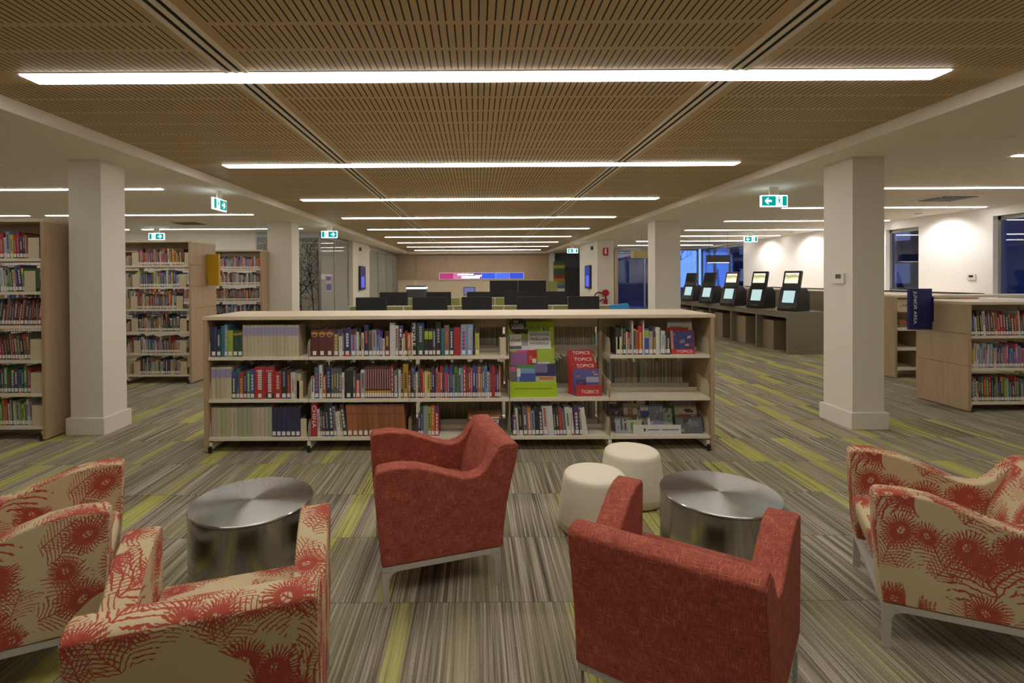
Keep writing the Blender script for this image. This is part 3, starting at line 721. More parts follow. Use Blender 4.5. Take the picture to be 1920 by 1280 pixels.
# --- central low bookcase
CX0,CX1,CY=-2.43,2.116,4.545
CB=[.134,.475,.854]
PT=.035; BW=(CX1-CX0-2*PT)/5
bookcase('low_bookcase','long waist-high maple bookcase of five bays in the middle of the room',CX0,CX1,CY,.75,1.205,CB,5,missing=((3,2),))
def bx(b): return CX0+PT+b*BW+.012
YF=CY+.035
mc={'t':'top shelf','m':'middle shelf','b':'bottom shelf'}
bn=['first','second','third','fourth','fifth']
central={
(0,'t'):"_0 Na68x325 T44x300 tq40x340 b33x352 Lc60x290 Gg53x285 Gg50x290 Es41x345*15",
(0,'m'):"Es46x350 Es50x350 Es52x350 Es78x352 k50x300 t34x332 R46x290 k36x280 g38x300 B46x322 Rx118x350 Rx98x350 Ry78x292 K58x325 r44x312 W50x288 Eq62x270",
(0,'b'):"Eq52x322 eq50x322*3 Eq40x322*2 eq52x322*3 Eq46x322*4 eq40x322 Nq52x312*6",
(1,'t'):"_4 rg82x290*3 m60x285 W38x285 s18x250 Nr74x312 b60x290 E30x265 K24x300 E30x255 N52x345 m40x280 S42x285 b38x282 n28x270 W26x190 r56x270 Wq62x362 E32x332 P52x330 W16x240 R30x270 O40x250 Eq40x250",
(1,'m'):"W40x240 B50x342 W36x368 O40x250 N58x345 s28x332*4 W30x280 Kq96x310 s24x300 R58x258 S48x312 rG26x345*11 R24x368 s56x300 W26x310 M24x300 yx58x372 M28x300 k36x322 o20x240",
(1,'b'):"Rq70x372 W30x300/-2 s30x280/-2 r28x270/-2 K48x350/-3 N46x368/-3 S34x330/-5 W42x272/-5 E24x280/-6 T46x350/-7 oo58x345/-4*11",
(2,'t'):"_6 Kq66x372 T80x362 Kc46x290*2 P30x290 K62x372 tq34x300 m55x332 N48x300 Rq72x308 b68x340/1 b68x345/1 _26 Y46x300",
(2,'m'):"rq26x335 T28x330 W24x280 k26x335 R28x320 O22x300 Wq22x290 Y36x285 k22x320 P26x335 Kq14x300 p24x330 y22x280 R30x345 T22x330 p32x335 P20x325 B36x345 b18x330 g36x340 G14x320 T18x325 b28x330 R32x345 r24x335 R26x330 p18x325 n40x345 B20x335 O32x340 y14x320 t30x335 b26x345 W24x280 P26x330 Rq34x345 r18x335 B26x290 O20x340",
(2,'b'):"_80 P26x230 G30x325 Sq52x330 L30x322 O44x335 R44x330",
(3,'b'):"_20 P46x210 Wq28x300/-4 K44x290/-4 s52x300/-3 O40x305/-3 b40x270/-3 Kq44x300/-3 k44x285/-3 W58x318/-4 Wq62x318/-5 T28x280/-5 k30x285/-4 R34x300/-4 t40x290/-6 W54x308/-5 W32x300/-5 Px60x320/-3 s26x290/-4 Wq62x300/-8",
(4,'t'):"_60 Kq58x290 G20x300 G34x290 Wq16x250 R28x245 s20x260 Wq16x368 s28x280 O24x270 R52x312 Wq16x368 Bc50x290 S44x255 r30x250 Wq44x298 g14x290 W44x258 K14x250 K42x240",
}
zl={'t':CB[2],'m':CB[1],'b':CB[0]}
for (b,l),s in central.items():
    run_books(bx(b),YF,zl[l],s,'%s, %s bay of central bookcase'%(mc[l],bn[b]),'books in the central bookcase',100)
# rear side rows, seen from their fore edges
rr=random.Random(3)
for b in range(5):
    for l in 'tmb':
        x=bx(b)+.03
        while x<bx(b)+BW-.06:
            w=rr.uniform(.014,.045); h=rr.uniform(.23,.31)
            if rr.random()>.01: put_book(x+w/2,CY+.75-.012-.21,zl[l]+.001,w,h,.17,rr.choice('EemEEmksSmrTK'),'',0,1,'','',True)
            x+=w+rr.choice([0,.0,.001,.003])
# ordinary random rows for the other bookcases
def random_row(x0,x1,yf,z,pal,r,pri,where,grp,lean=0.,hmin=.2,hmax=.27,from_right=True,wmin=.014,wmax=.04):
    its=[]; x=x1
    while x>x0:
        w=r.uniform(wmin,wmax); h=r.uniform(hmin,hmax); its.append((x-w/2,w,h,r.choice(pal))); x-=w+.0008+(abs(math.sin(math.radians(lean)))*.0)
    for i,(cx,w,h,k) in enumerate(its):
        size='tall ' if h>hmin+.75*(hmax-hmin) else ('short ' if h<hmin+.25*(hmax-hmin) else '')
        thick='thick ' if w>.033 else ('slim ' if w<.02 else '')
        lab=(size+thick+CN[k]+' book, %s from right, %s'%(ORD[min(i,43)],where)).strip()
        th=math.radians(lean); put_book(cx,yf,z+.0006+abs(math.sin(th))*w/2,w*.96,h,.19,k,'',lean,pri if cx>-4.75 or yf>5.2 else 2,lab,grp)
TB=[.134,.451,.775,1.11,1.438,1.76]
TBL=['bottom','fifth','fourth','third','second','top']
# A: tall case at left edge
AX0,AX1,AY=-6.1,-4.16,4.93
bookcase('tall_bookcase','tall six-shelf maple bookcase at the left frame edge, beside the column',AX0,AX1,AY,.5,2.13,TB,2,sd=.22)
r=random.Random(11)
rowsA=['gGeWLROSyt','tTRYOgpBGP','rMRKWpTsmR','rMROKrkmPr','bBWTPrnSEg','RRYNWbpOkG']
leansA=[-3,-1,-6,7,-5,-2]
for i,z in enumerate(TB):
    gap={0:.12,1:.13,2:.13,3:.03,4:.18,5:.14}[i]
    random_row(AX1-.88,AX1-.05-gap,AY+.05,z,rowsA[i],r,60,'%s shelf of tall bookcase at left edge'%TBL[i],'books in the left edge bookcase',leansA[i],.2,.262)
    random_row(AX0+.05,AX1-1.0,AY+.05,z,rowsA[i],r,0,'','',0)
    if gap>.1:
        m=MB(); m.prism([(0,0),(.12,0),(.12,.2),(.02,.2),(0,.18)],0,.002,'x',M=Matrix.Rotation(math.radians(0),4,'Z')); m.box(0,.11,.0,.002,0,.2)
        tag(obj('bookend',m,M_cream,loc=(AX1-.04-gap,AY+.03,z+.001),bevel=0),'cream metal bookend at the right of the %s shelf, left edge bookcase'%TBL[i],'bookend','bookends of the left edge bookcase')
# B: middle left case
BX0,BX1,BY=-7.1,-4.23,7.59
bookcase('tall_bookcase','tall six-shelf maple bookcase with jointed end panels behind the left column',BX0,BX1,BY,.73,2.12,TB,3,endsplit=[1.11,1.44,1.76],sd=.26)
pb='NBTWErSbKkOsPMRb'
for i,z in enumerate(TB):
    palB=[ 'eESsWkNPme','bBWEtTsNPR','bKsNmTEOrS','bBNsTRWEkO','NBPWpEYbTn','WrROSkYMrp'][i]
    xr=BX1-.05-r.uniform(.06,.2); xl=BX1-.98+r.uniform(.08,.16)
    random_row(xl,xr,BY+.05,z,palB,r,10,'%s shelf'%TBL[i],'books in the jointed bookcase',r.choice([0,-3,0,2]),.18,.26)
    random_row(BX0+.05,BX1-1.12,BY+.05,z,palB,r,5,'','',0,.18,.26)
    for xx in (xr+.004,xl-.04):
        m=MB(); m.box(0,.1,0,.002,0,.19); m.box(0,.002,0,.12,0,.19)
        tag(obj('bookend',m,M_cream,loc=(xx,BY+.04,z+.001)),'cream bookend on the %s shelf of the jointed bookcase, %s end of the row'%(TBL[i],'right' if xx>-5 and xx>xl else 'left'),'bookend','bookends of the jointed bookcase')
# C: rear left case
CX0c,CX1c,CYc=-7.2,-4.35,10.4
bookcase('tall_bookcase','tall maple bookcase farthest back on the left, behind the mustard sign',CX0c,CX1c,CYc,.5,2.13,TB,3,sd=.22)
for i,z in enumerate(TB):
    random_row(CX0c+.05,CX1c-.06,CYc+.05,z,['WKRrMNsp','WKRrMNsp','BNWTsKk','rMWKmpSO','WKWMSREk','NWbPSgWRO'][i],r,3,'','',0,.19,.26)
# D: junior bookcase on the right
DX0,DX1,DY=5.56,8.3,5.78
bookcase('low_bookcase','low maple bookcase with jointed end panel and blue sign at right edge',DX0,DX1,DY,.69,1.235,[.11,.494,.861],3,endsplit=[.52,.88],sd=.3)
for i,z in enumerate([.11,.494,.861]):
    random_row(DX0+.05,DX0+.93,DY+.05,z,['rRgBtMkmEKs','bpYRPyNWsSBb','rRNTkROKBWPs'][i],r,40,'%s shelf of junior bookcase'%['bottom','middle','top'][i],'books in the junior bookcase',[-2,1,-4][i],.21,.285)
    random_row(DX0+1.0,DX1-.06,DY+.05,z,'rRNTkBtYbpW',r,2,'','',0,.21,.28)
# build the books: the 300 that show largest are things, the rest is one stuff object
BOOKS.sort(key=lambda b:-b['p'])
rest=MB(); restl=MB()
NIND=300
for i,b in enumerate(BOOKS):
    w,h,d,key,fl_,fore=b['a']; mb=book_mesh(w,h,d,key,fl_,b['r'],fore)
    haslab=(not fore) and ('s' not in fl_) and ('q' not in fl_ or key in 'NK') 
    lw=min(w*.8,.03); lm=None
    if haslab: lm=MB(); lm.box(-lw/2,lw/2,-.0015,.0,.012,.012+.035)
    if i<NIND:
        o=obj('book',mb,M_book,col=True); o.matrix_world=b['M']; tag(o,b['lab'],'book',b['grp'])
        if lm: obj('spine_label',lm,M_paper,o)
    else:
        rest.add(mb,b['M'])
        if lm:
            restl.add(lm,b['M'])
bs=obj('books',rest,M_book,col=True); tag(bs,'rows of small mixed books filling the bookcases farther back and the rear shelves','books',kind='stuff')
l_=obj('spine_label',restl,M_paper,bs); l_['kind']='stuff'
print('BOOKS',len(BOOKS))

# lettering on a few spines of the central bookcase
def spine_text(body,x,z,w,h,mat):
    # belongs to the nearest book
    best=min((o for o in bpy.data.objects if o.name.startswith('book') and o.type=='MESH' and o.parent is None and o.get('category')=='book'),key=lambda o:(o.matrix_world.translation.x-x)**2+(o.matrix_world.translation.z-z)**2*4)
    text('lettering',body,w,h,mat,best,(0,-.0012,.62*best.dimensions.z if best.dimensions.z else .16),(PI/2,0,0)).rotation_euler=Euler((PI/2,PI/2,0))
def at_book(idx_bay,l,n): 
    lab='%s from left, %s, %s bay of central bookcase'%(ORD[n],mc[l],bn[idx_bay])
    for o in bpy.data.objects:
        if o.get('category')=='book' and lab in o['label']: return o
o=at_book(1,'b',0); tl=text('lettering','CHINA',.2,.036,M_letter,o,(0,-.0015,.18)); tl.rotation_euler=(PI/2,PI/2,0)
o=at_book(2,'t',0); tl=text('lettering','PEOPLE',.2,.026,M_letter,o,(0,-.0015,.19)); tl.rotation_euler=(PI/2,PI/2,0)
for k in range(3):
    o=at_book(1,'t',k)
    q=MB(); 
    for a in range(20):
        t0,t1=2*PI*a/20,2*PI*(a+1)/20; q.face([(math.cos(t)*R_,-.001,.195+math.sin(t)*R_) for t,R_ in ((t0,.018),(t1,.018),(t1,.024),(t0,.024))])
    obj('ring_emblem',q,plain('gold_foil',srgb(190,160,90),.4),o)
for (b,l,n,s) in ((0,'m',10,'DIRECTORY'),(0,'m',11,'DIRECTORY')):
    o=at_book(b,l,n); text('lettering',s,.06,.012,M_letter,o,(0,-.0015,.25))

# ------------------------------------------------------------------ displays in the fourth and fifth bays
def card(name,label,cat,x,y,z,w,h,lean,blocks,base,grp=None,rz=0.,d=.006):
    """thin printed leaflet standing, leaning back; blocks (x0,x1,z0,z1,colour) as fractions"""
    t=MB(); t.box(-w/2,w/2,0,d,0,h,c=base)
    for i,(a,b,c_,e,col) in enumerate(blocks):
        t.box(-w/2+a*w,-w/2+b*w,-.0008-.0002*i,0,c_*h,e*h,c=col)
    if name=='magazine' and blocks and w>.1:
        q=random.Random(int((x+z)*1000))
        for i in range(7):
            a=q.uniform(.05,.8); e_=q.uniform(.22,.85); cc=PAL[q.choice('WSmEsKbnoPe')]; cc=tuple((v+u)/2 for v,u in zip(cc,base)); e0=-w/2+a*w
            t.prism([(e0,e_*h),(e0+q.uniform(.08,.2)*w,(e_+q.uniform(-.03,.03))*h),(e0+q.uniform(.08,.2)*w,(e_+.09)*h),(e0+.02*w,(e_+.06)*h)],-.0030-.0001*i,0,'y',c=cc)
    o=obj(name,t,M_print,col=True,loc=(x,y,z),rot=(-math.radians(lean),0,rz)); return tag(o,label,cat,grp)
LIME=srgb(170,200,40)
dx=PX(999,4.6); dz=CB[1]+.002; dw=.425
t=thing('brochure_rack','lime green legal answers brochure rack in the fourth bay of the central bookcase','brochure rack',(dx,CY+.05,dz))
m=MB(); m.prism([(.0,0),(.0,.13),(.1,.13),(.19,.66),(.2,.66),(.2,0)],-dw/2,dw/2,'x'); rb=obj('rack_body',m,plain('lime_card',LIME,.5),t)
m=MB(); m.box(-dw/2,dw/2-.03,-.002,.0,.54,.66)
text('lettering','tool kit',.19,.045,M_lblack,t,(.075,.171,.60),(PI/2-.17,0,0),ext=.004)
text('lettering','www.legalanswers.sl.nsw.gov.au',.34,.016,plain('olive_ink',srgb(70,90,20),.5),t,(.0,-.001,.075))
m=MB(); Mh=Matrix.Translation((-.125,.155,.63))@Matrix.Rotation(PI/2,4,'X'); m.lathe([(.078,0),(.078,.006)],0,0,40,M=Mh)
m.prism([(-.10,.565),(-.03,.55),(-.03,.60)],.149,.155,'y'); sg=obj('round_sign',m,M_lblack,t)
text('lettering','LEGAL',.115,.03,M_letter,sg,(-.125,.1475,.635)); text('lettering','ANSWERS',.115,.02,M_letter,sg,(-.125,.1475,.605)); text('lettering','find',.04,.018,M_letter,sg,(-.145,.1475,.668))
br=[('white leaflet titled the law handbook in the legal answers rack',.07,.40,.21,.17,'W',[(.05,.95,.8,.97,PAL['S'])],'THE LAW'),
('small white leaflet at the left of the legal answers rack',-.15,.40,.11,.15,'W',[(0,1,.1,.3,PAL['s'])],'YOUR'),
('white leaflet with grey photograph in the middle of the legal answers rack',-.045,.385,.14,.12,'W',[(0,1,.5,1,PAL['S'])],None),
('mauve leaflet in the legal answers rack',-.115,.27,.17,.14,'p',[(0,1,.0,.85,srgb(160,96,160)),(0,.3,.85,1,PAL['L'])],None),
('red leaflet in the middle of the legal answers rack',.0,.28,.09,.13,'R',[(.2,.5,.3,.6,PAL['O']),(.5,.9,.1,.4,PAL['W'])],None),
('green leaflet at the right of the legal answers rack',.11,.27,.17,.15,'L',[(0,.8,0,.2,PAL['W'])],None),
('blue and white leaflet low in the legal answers rack',-.06,.13,.17,.15,'b',[(.0,1,.8,1,PAL['g']),(.15,1,0,.5,PAL['B']),(0,.2,.3,.8,PAL['W'])],None),
('purple leaflet with orange flowers low in the legal answers rack',.115,.13,.19,.16,'N',[(0,1,.0,.3,PAL['e']),(.2,.9,.1,.25,PAL['O']),(0,.6,.5,1,srgb(120,110,160))],None),
('dark leaflet with a pink spot at the lower left of the legal answers rack',-.18,.13,.06,.15,'s',[(0,1,.6,.9,PAL['p'])],None)]
for lb,xo,zo,w_,h_,cb,bl,tx in br:
    yo={.13:.03,.27:.075,.28:.07,.40:.10,.385:.105}[zo]
    o=card('leaflet',lb,'leaflet',dx+xo,CY+.05+yo,dz+zo+.001,w_,h_,9,bl,PAL[cb],'leaflets in the legal answers rack')
    if tx:
        text('lettering',tx,w_*.8,.022,M_lblack,o,(0,-.002,h_*.62)); 
        if tx=='THE LAW': text('lettering','HANDBOOK',w_*.85,.022,M_lblack,o,(0,-.002,h_*.40))
# topics rack
tx0=PX(1100,4.6)
RED=srgb(206,46,48)
for i,(zo,yo,h_) in enumerate(((.0,.02,.1),(.02,.05,.235),(.02,.075,.29),(.02,.1,.345),(.02,.125,.40))):
    lb=['front holder strip reading TOPICS across the red magazine rack','magazine with purple photo cover at the front of the TOPICS rack','red TOPICS magazine second in the fourth-bay rack','red TOPICS magazine third in the fourth-bay rack','red TOPICS magazine at the back of the fourth-bay rack'][i]
    w_=.235
    bl=[(0,1,.0,1.,RED)] if i!=1 else [(0,1,0,1.,srgb(92,92,160)),(.1,.5,.2,.6,srgb(60,60,130)),(.5,1,.5,.7,srgb(180,180,210)),(.3,.9,.05,.2,srgb(60,60,130))]
    o=card('magazine',lb,'magazine',tx0+.018-.012*i,CY+.05+yo,CB[1]+zo*.0+.002,w_,h_ if i!=1 else .235,8 if i else 2,bl,RED,'TOPICS magazines in the fourth bay')
    if i!=1: text('lettering','TOPICS',.16,.028,M_letter,o,(.01,-.002,h_-.028 if i else .04))
# fifth bay, top shelf: face-out magazine with white leaflet behind
mx=PX(1279,4.62)
o=card('magazine','purple photo TOPICS magazine facing out on the top shelf, fifth bay','magazine',mx+.003,CY+.06,CB[2]+.001,.215,.215,9,[(0,1,0,.2,RED),(.12,.98,.2,.95,srgb(52,56,120)),(.4,.6,.45,.6,srgb(120,130,130)),(0,.12,.2,1,srgb(205,140,130))],RED)
text('lettering','TOPICS',.14,.022,M_letter,o,(.01,-.003,.022))
o=card('leaflet','white leaflet standing behind the purple TOPICS magazine, fifth bay','leaflet',mx,CY+.105,CB[2]+.001,.225,.285,7,[(.1,.6,.8,.86,PAL['S'])],PAL['W'])
card('magazine','red magazine tilted behind the TOPICS magazine on the top shelf, fifth bay','magazine',mx-.03,CY+.083,CB[2]+.001,.2,.235,8,[],RED)
# fifth bay, bottom shelf: booklets in front, magazines behind
zb=CB[0]+.001; X5=bx(4)
bb=[('dark purple photo magazine at the left of the bottom shelf, fifth bay',.12,.13,.17,.27,'m',[(0,1,.5,1,srgb(66,54,78)),(0,.4,.9,.97,PAL['W'])]),
('cream magazine with brown picture second on the bottom shelf, fifth bay',.22,.12,.12,.25,'E',[(0,1,.2,.6,PAL['m']),(.3,.7,.5,.8,PAL['o'])]),
('white magazine with photo frame tilted at the back of the bottom shelf, fifth bay',.34,.15,.16,.28,'W',[(.7,.95,.8,.97,PAL['k']),(.05,.2,.85,.95,PAL['k']),(.5,.9,.4,.6,PAL['p'])]),
('blue banded booklet on the bottom shelf, fifth bay',.37,.1,.12,.235,'W',[(0,.75,0,.8,PAL['B'])]),
('lilac magazine with map cover on the bottom shelf, fifth bay',.445,.08,.13,.25,'b',[(0,1,.3,1,srgb(138,138,160)),(0,1,0,.3,srgb(170,170,214))]),
('green magazine with pale map on the bottom shelf, fifth bay',.55,.09,.14,.235,'G',[(.1,.8,.25,.9,srgb(170,184,160))]),
('dark green booklet with white label behind the green map magazine, fifth bay',.63,.13,.09,.265,'T',[(.1,.8,.75,.95,PAL['W'])]),
('sunset photo magazine at the right of the bottom shelf, fifth bay',.72,.12,.23,.30,'E',[(0,1,.75,1,srgb(140,140,150)),(0,1,.3,.5,srgb(190,100,70)),(.55,.85,.55,.62,PAL['k']),(.5,.75,.6,.66,PAL['k'])]),
('striped black and white booklet at the left front of the bottom shelf, fifth bay',.13,.06,.14,.14,'S',[(.35,.45,.2,.9,PAL['k']),(.6,.7,.2,.9,PAL['k']),(.85,.95,.2,.9,PAL['k'])]),
('green round-seal leaflet lying front of the bottom shelf, fifth bay',.235,.05,.13,.12,'e',[(.2,.5,.3,.8,PAL['g']),(.6,.9,.2,.6,PAL['W'])]),
('white picture leaflet with face at the front of the bottom shelf, fifth bay',.32,.055,.12,.14,'W',[(.1,.8,.5,1,PAL['m']),(.2,.5,.4,.7,PAL['K'])]),
('grey photo magazine low at the right front of the bottom shelf, fifth bay',.725,.045,.24,.15,'s',[(.1,.3,.1,.3,PAL['S']),(.5,.9,.4,.7,srgb(120,120,140)),(.3,.5,.6,.9,PAL['k'])])]
for lb,xo,yo,w_,h_,cb,bl in bb:
    card('magazine',lb,'magazine',X5+xo,CY+.02+yo,zb,w_,h_,14 if yo>.07 else 18,bl,PAL[cb],'magazines on the bottom shelf of the fifth bay')
o=card('leaflet_holder','long white folded leaflet strip across the front of the bottom shelf, fifth bay','leaflet',X5+.42,CY+.035,zb,.43,.085,10,[(.0,.2,.2,.9,PAL['W']),(.22,.26,.35,.65,PAL['k']),(.3,.55,.45,.55,PAL['s']),(.6,.95,.45,.55,PAL['s'])],PAL['W'])
# flat stack in the third bay, bottom shelf
X3=bx(2)
for i,(w_,h_,col,lb) in enumerate(((.32,.055,'K','large black box book flat at the bottom of the stack, third bay bottom shelf'),(.3,.03,'N','dark book lying second in the flat stack, third bay bottom shelf'),(.29,.022,'P','purple book lying in the flat stack, third bay bottom shelf'),(.26,.03,'W','white book lying near the top of the flat stack, third bay'),(.30,.036,'o','peach box lying on top of the flat stack, third bay bottom shelf'))):
    z_=zb+sum((.055,.03,.022,.03,.036)[:i])+.0005*i
    m=MB(); m.box(-w_/2,w_/2,0,.2,0,h_,c=PAL[col]); m.box(-w_/2+.02,w_/2-.02,-.001,0,h_*.3,h_*.7,c=PAL['W' if col!='W' else 'R'])
    tag(obj('flat_book',m,M_print,col=True,loc=(X3+.66,CY+.05,z_)),lb,'book','flat stack of books in the third bay')
# bookends in the central case
for (b,l,xo) in ((0,'b',.80),(0,'m',.77),(4,'t',.05),(1,'t',.845),(2,'t',.80)):
    m=MB(); m.box(0,.055,0,.002,0,.16); m.box(0,.002,0,.13,0,.16)
    tag(obj('bookend',m,M_cream,loc=(min(bx(b)+xo,bx(b)+BW-.09),YF+.0,zl[l]+.001)),'cream metal bookend on the %s, %s bay of the central bookcase'%(mc[l],bn[b]),'bookend','bookends of the central bookcase')

# blade signs
t=thing('blade_sign','navy blade sign reading JUNIOR AREA on the end of the low right bookcase','sign',(5.56,6.25,.89))
m=MB(); m.box(-.285,-.012,-.02,.02,0,.5); obj('panel',m,M_navy,t,bevel=.003)
text('lettering','JUNIOR AREA',.40,.05,M_letter,t,(-.225,-.0215,.27)).rotation_euler=(PI/2,PI/2,0)
m=MB(); m.box(-.012,-.0005,-.03,.03,.1,.4); obj('wall_bracket',m,M_navy,t)
t=thing('blade_sign','mustard yellow blade sign on the end of the jointed left bookcase','sign',(-4.2245,8.05,1.45))
m=MB(); m.box(.012,.19,-.03,.03,0,.49); obj('panel',m,M_yellow,t,bevel=.003); m=MB(); m.box(0,.012,-.03,.03,.1,.4); obj('wall_bracket',m,M_yellow,t)

# display case behind the right column
t=thing('display_case','low maple display case with open slanted ledges behind the junior bookcase','bookcase',(6.29,7.69,0)); W=2.75
for a in (0,.42,W-.035):
    m=MB(); m.box(a,a+.035,0,.5,.012,1.22); obj('end_panel',m,M_maplev,t)
m=MB(); m.box(-.005,W+.005,-.01,.51,1.22,1.25); obj('top_panel',m,M_maple,t)
for z in (.12,.42,.72):
    for a,b in ((.037,.418),(.457,W-.037)):
        m=MB(); m.prism([(.02,z),(.02,z+.05),(.035,z+.05),(.04,z+.02),(.46,z+.06),(.46,z)],a,b,'x'); obj('ledge',m,M_shelf,t)
        m=MB(); m.box(a,b,.46,.48,z,z+.27); obj('back_panel',m,M_maplev,t)
m=MB(); m.box(.037,.418,.03,.05,1.0,1.19); hp=obj('header_panel',m,M_maple,t)
text('lettering','LARGE',.2,.035,M_lblack,hp,(.2,.029,1.10))
card('leaflet','brown leaflet resting on the upper ledge of the display case','leaflet',6.29+.23,7.80,.775,.12,.12,25,[(0,1,.4,.8,PAL['O'])],PAL['m'])
t=thing('wall_shelving','long low maple shelving run against the right wall','bookcase',(8.55,9.3,0))
m=MB(); m.box(0,.56,0,8.,.08,1.14); obj('body',m,M_maplev,t); m=MB(); m.box(-.01,.57,-.01,8.02,1.14,1.17); obj('top_panel',m,M_maple,t); m=MB(); m.box(.03,.56,.02,7.98,0,.08); obj('plinth',m,M_counterd,t)

# ------------------------------------------------------------------ kiosk counter
KX=6.15
t=thing('kiosk_counter','long taupe counter with open bays carrying the five self-service kiosks','counter',(KX,10.1,0))
NB=5; CL=5.6; st=CL/NB
m=MB(); m.box(0,.75,0,CL,.80,.845); obj('worktop',m,M_counter,t,bevel=.003)
for i in range(NB+1):
    y=min(i*st,CL-.06)
    m=MB(); m.box(.0,.75,y,y+.06,0,.80); obj('side_panel',m,M_counter,t)
    if i<NB:
        m=MB(); m.box(.66,.70,y+.061,min((i+1)*st,CL-.06)-.001,0.0,.799); obj('back_panel',m,M_counterd,t)
        m=MB(); m.box(.0,.03,y+.061,min((i+1)*st,CL-.06)-.001,.72,.799); obj('apron',m,M_counter,t)
        m=MB(); m.box(.12,.64,y+.70,min((i+1)*st,CL-.06)-.001,.0,.62); obj('cabinet',m,M_brown,t)
m=MB(); m.box(.75,1.15,0,.04,0,.845); obj('end_panel',m,M_counter,t)
t=thing('partition_screen','low brown laminate partition with cream top behind the kiosks','partition',(7.32,10.6,0))
m=MB(); m.box(0,.05,0,5.4,0,1.215); obj('panel',m,M_brown,t); m=MB(); m.box(-.01,.06,-.01,5.41,1.215,1.235); obj('cap',m,M_shelf,t)
for i in range(1,5):
    m=MB(); m.box(-.35,-.001,i*1.1-.05,i*1.1,.846,1.18); obj('fin',m,M_brown,t)
screenm=emit('kiosk_touch_screen',srgb(165,190,190),.75)
def kiosk_screen():
    k=NT('kiosk_display'); x=k.sep(k.tex('Generated')); f=k.noise(k.tex('Generated'),2.,2)
    s=k.m('ADD',x[1],k.m('MULTIPLY',f,.5)); c=k.ramp(s,[(.35,srgb(225,215,205)),(.9,srgb(225,225,200)),(.55,srgb(150,150,80)),(.72,srgb(200,195,140))])
    k.set((0,0,0),.4); k.lk(c,k.b.inputs['Emission Color']); k.b.inputs['Emission Strength'].default_value=.7; return k.mat
M_kd=kiosk_screen()
def kiosk(x,y,label,on=True):
    t=thing('self_service_kiosk',label,'kiosk',(x,y,.8455),math.radians(90+28)*1.0,'self-service kiosks on the counter')
    # local: front faces +Y
    W=.2
    m=MB(); m.prism([(.24,0),(.24,.06),(.13,.42),(.10,.47),(-.10,.47),(-.22,.36),(-.22,0)],-W,W,'x'); obj('body',m,M_black,t,bevel=.012,seg=2)
    m=MB(); m.prism([(.125,.44),(.03,.80),(.012,.815),(-.03,.80),(-.035,.79),(.05,.44)],-W*.86,W*.86,'x'); obj('head',m,M_black,t,bevel=.012,seg=2)
    def scr(name,p,q,hw,mat):
        p=Vector((0,)+p); q=Vector((0,)+q); n=Vector((0,(q-p).z,-(q-p).y)).normalized()*.003
        mm=MB(); a=[(-hw,p.y+n.y,p.z+n.z),(hw,p.y+n.y,p.z+n.z),(hw,q.y+n.y,q.z+n.z),(-hw,q.y+n.y,q.z+n.z)]
        b=[(v[0],v[1]-n.y*.9,v[2]-n.z*.9) for v in a]
        mm.face(a[::-1]); mm.face([a[0],a[3],a[2],a[1]]) if False else None
        mm.face([a[0],b[0],b[3],a[3]]); mm.face([a[1],a[2],b[2],b[1]]); mm.face([a[2],a[3],b[3],b[2]]); mm.face([a[0],a[1],b[1],b[0]])
        obj(name,mm,mat,t)
    L=lambda z: .24-(z-.06)*(.11/.36)
    scr('touch_screen',(L(.17),.17),(L(.41),.41),.115,screenm)
    L2=lambda z: .125-(z-.44)*(.095/.36)
    scr('display',(L2(.56),.56),(L2(.77),.77),.135,M_kd if on else M_dark)
    m=MB(); m.box(-.09,.09,.225,.25,.05,.09); obj('card_reader',m,plain('grey_plastic',(.1,.1,.11),.3),t,bevel=.004)
    m=MB(); m.lathe([(.012,0),(.012,.004)],0,0,12,M=Matrix.Translation((.201,.0,.2))@Matrix.Rotation(PI/2,4,'Y')); m.lathe([(.012,0),(.012,.004)],0,0,12,M=Matrix.Translation((.201,.0,.15))@Matrix.Rotation(PI/2,4,'Y')); obj('lock',m,M_steel,t)
for i,(px,y) in enumerate(((1488,10.42),(1427,11.45),(1375,12.45),(1333,13.6),(1298,14.9))):
    kiosk(PX(px,y),y,['black self-service kiosk nearest the camera on the counter','black self-service kiosk second from the camera on the counter','black kiosk in the middle of the row of five','black kiosk with dark upper display, fourth from the camera','black kiosk with dark upper display, farthest from the camera'][i],i<3)

# ------------------------------------------------------------------ computer desks
def monitor(x,y,zb_,w,h,label,grp):
    t=thing('computer_monitor',label,'monitor',(x,y,zb_),0,grp)
    m=MB(); m.box(-w/2,w/2,-.02,.02,.08,.08+h); obj('screen_housing',m,M_dark,t,bevel=.006)
    m=MB(); m.box(-w/2+.015,w/2-.015,.0201,.0215,.095,.065+h); obj('screen',m,M_black,t)
    m=MB(); m.box(-.03,.03,-.045,-.02,.01,.25); obj('stand_neck',m,M_black,t)
    m=MB(); m.box(-.12,.12,-.1,.1,0,.012); obj('stand_base',m,M_black,t,bevel=.003)
def desk(x0,x1,y,label,divs,ztop):
    t=thing('computer_desk',label,'desk',(0,y,0))
    m=MB(); m.box(x0,x1,-.75,.75,.71,.74); obj('desk_top',m,M_maple,t,bevel=.003)
    for xx in (x0+.05,(x0+x1)/2,x1-.09):
        m=MB(); m.box(xx,xx+.04,-.7,.7,0,.71); obj('leg_panel',m,M_shelf,t)
    xs=[x0]+divs+[x1]
    for a,b in zip(xs,xs[1:]):
        m=MB(); m.box(a+.012,b-.012,.07,.1,.741,ztop-.01); f=obj('green_screen',m,M_green,t)
        m=MB(); m.box(a,b,.06,.11,ztop-.01,ztop+.005); obj('screen_trim',m,M_shelf,t)
        m=MB(); m.box(a-.01,a+.011,.06,.11,.741,ztop); obj('screen_trim',m,M_shelf,t)
desk(-2.1,2.2,8.35,'nearest computer desk with green screens behind the central bookcase',[-1.2,-.38,.45,1.25],1.09)
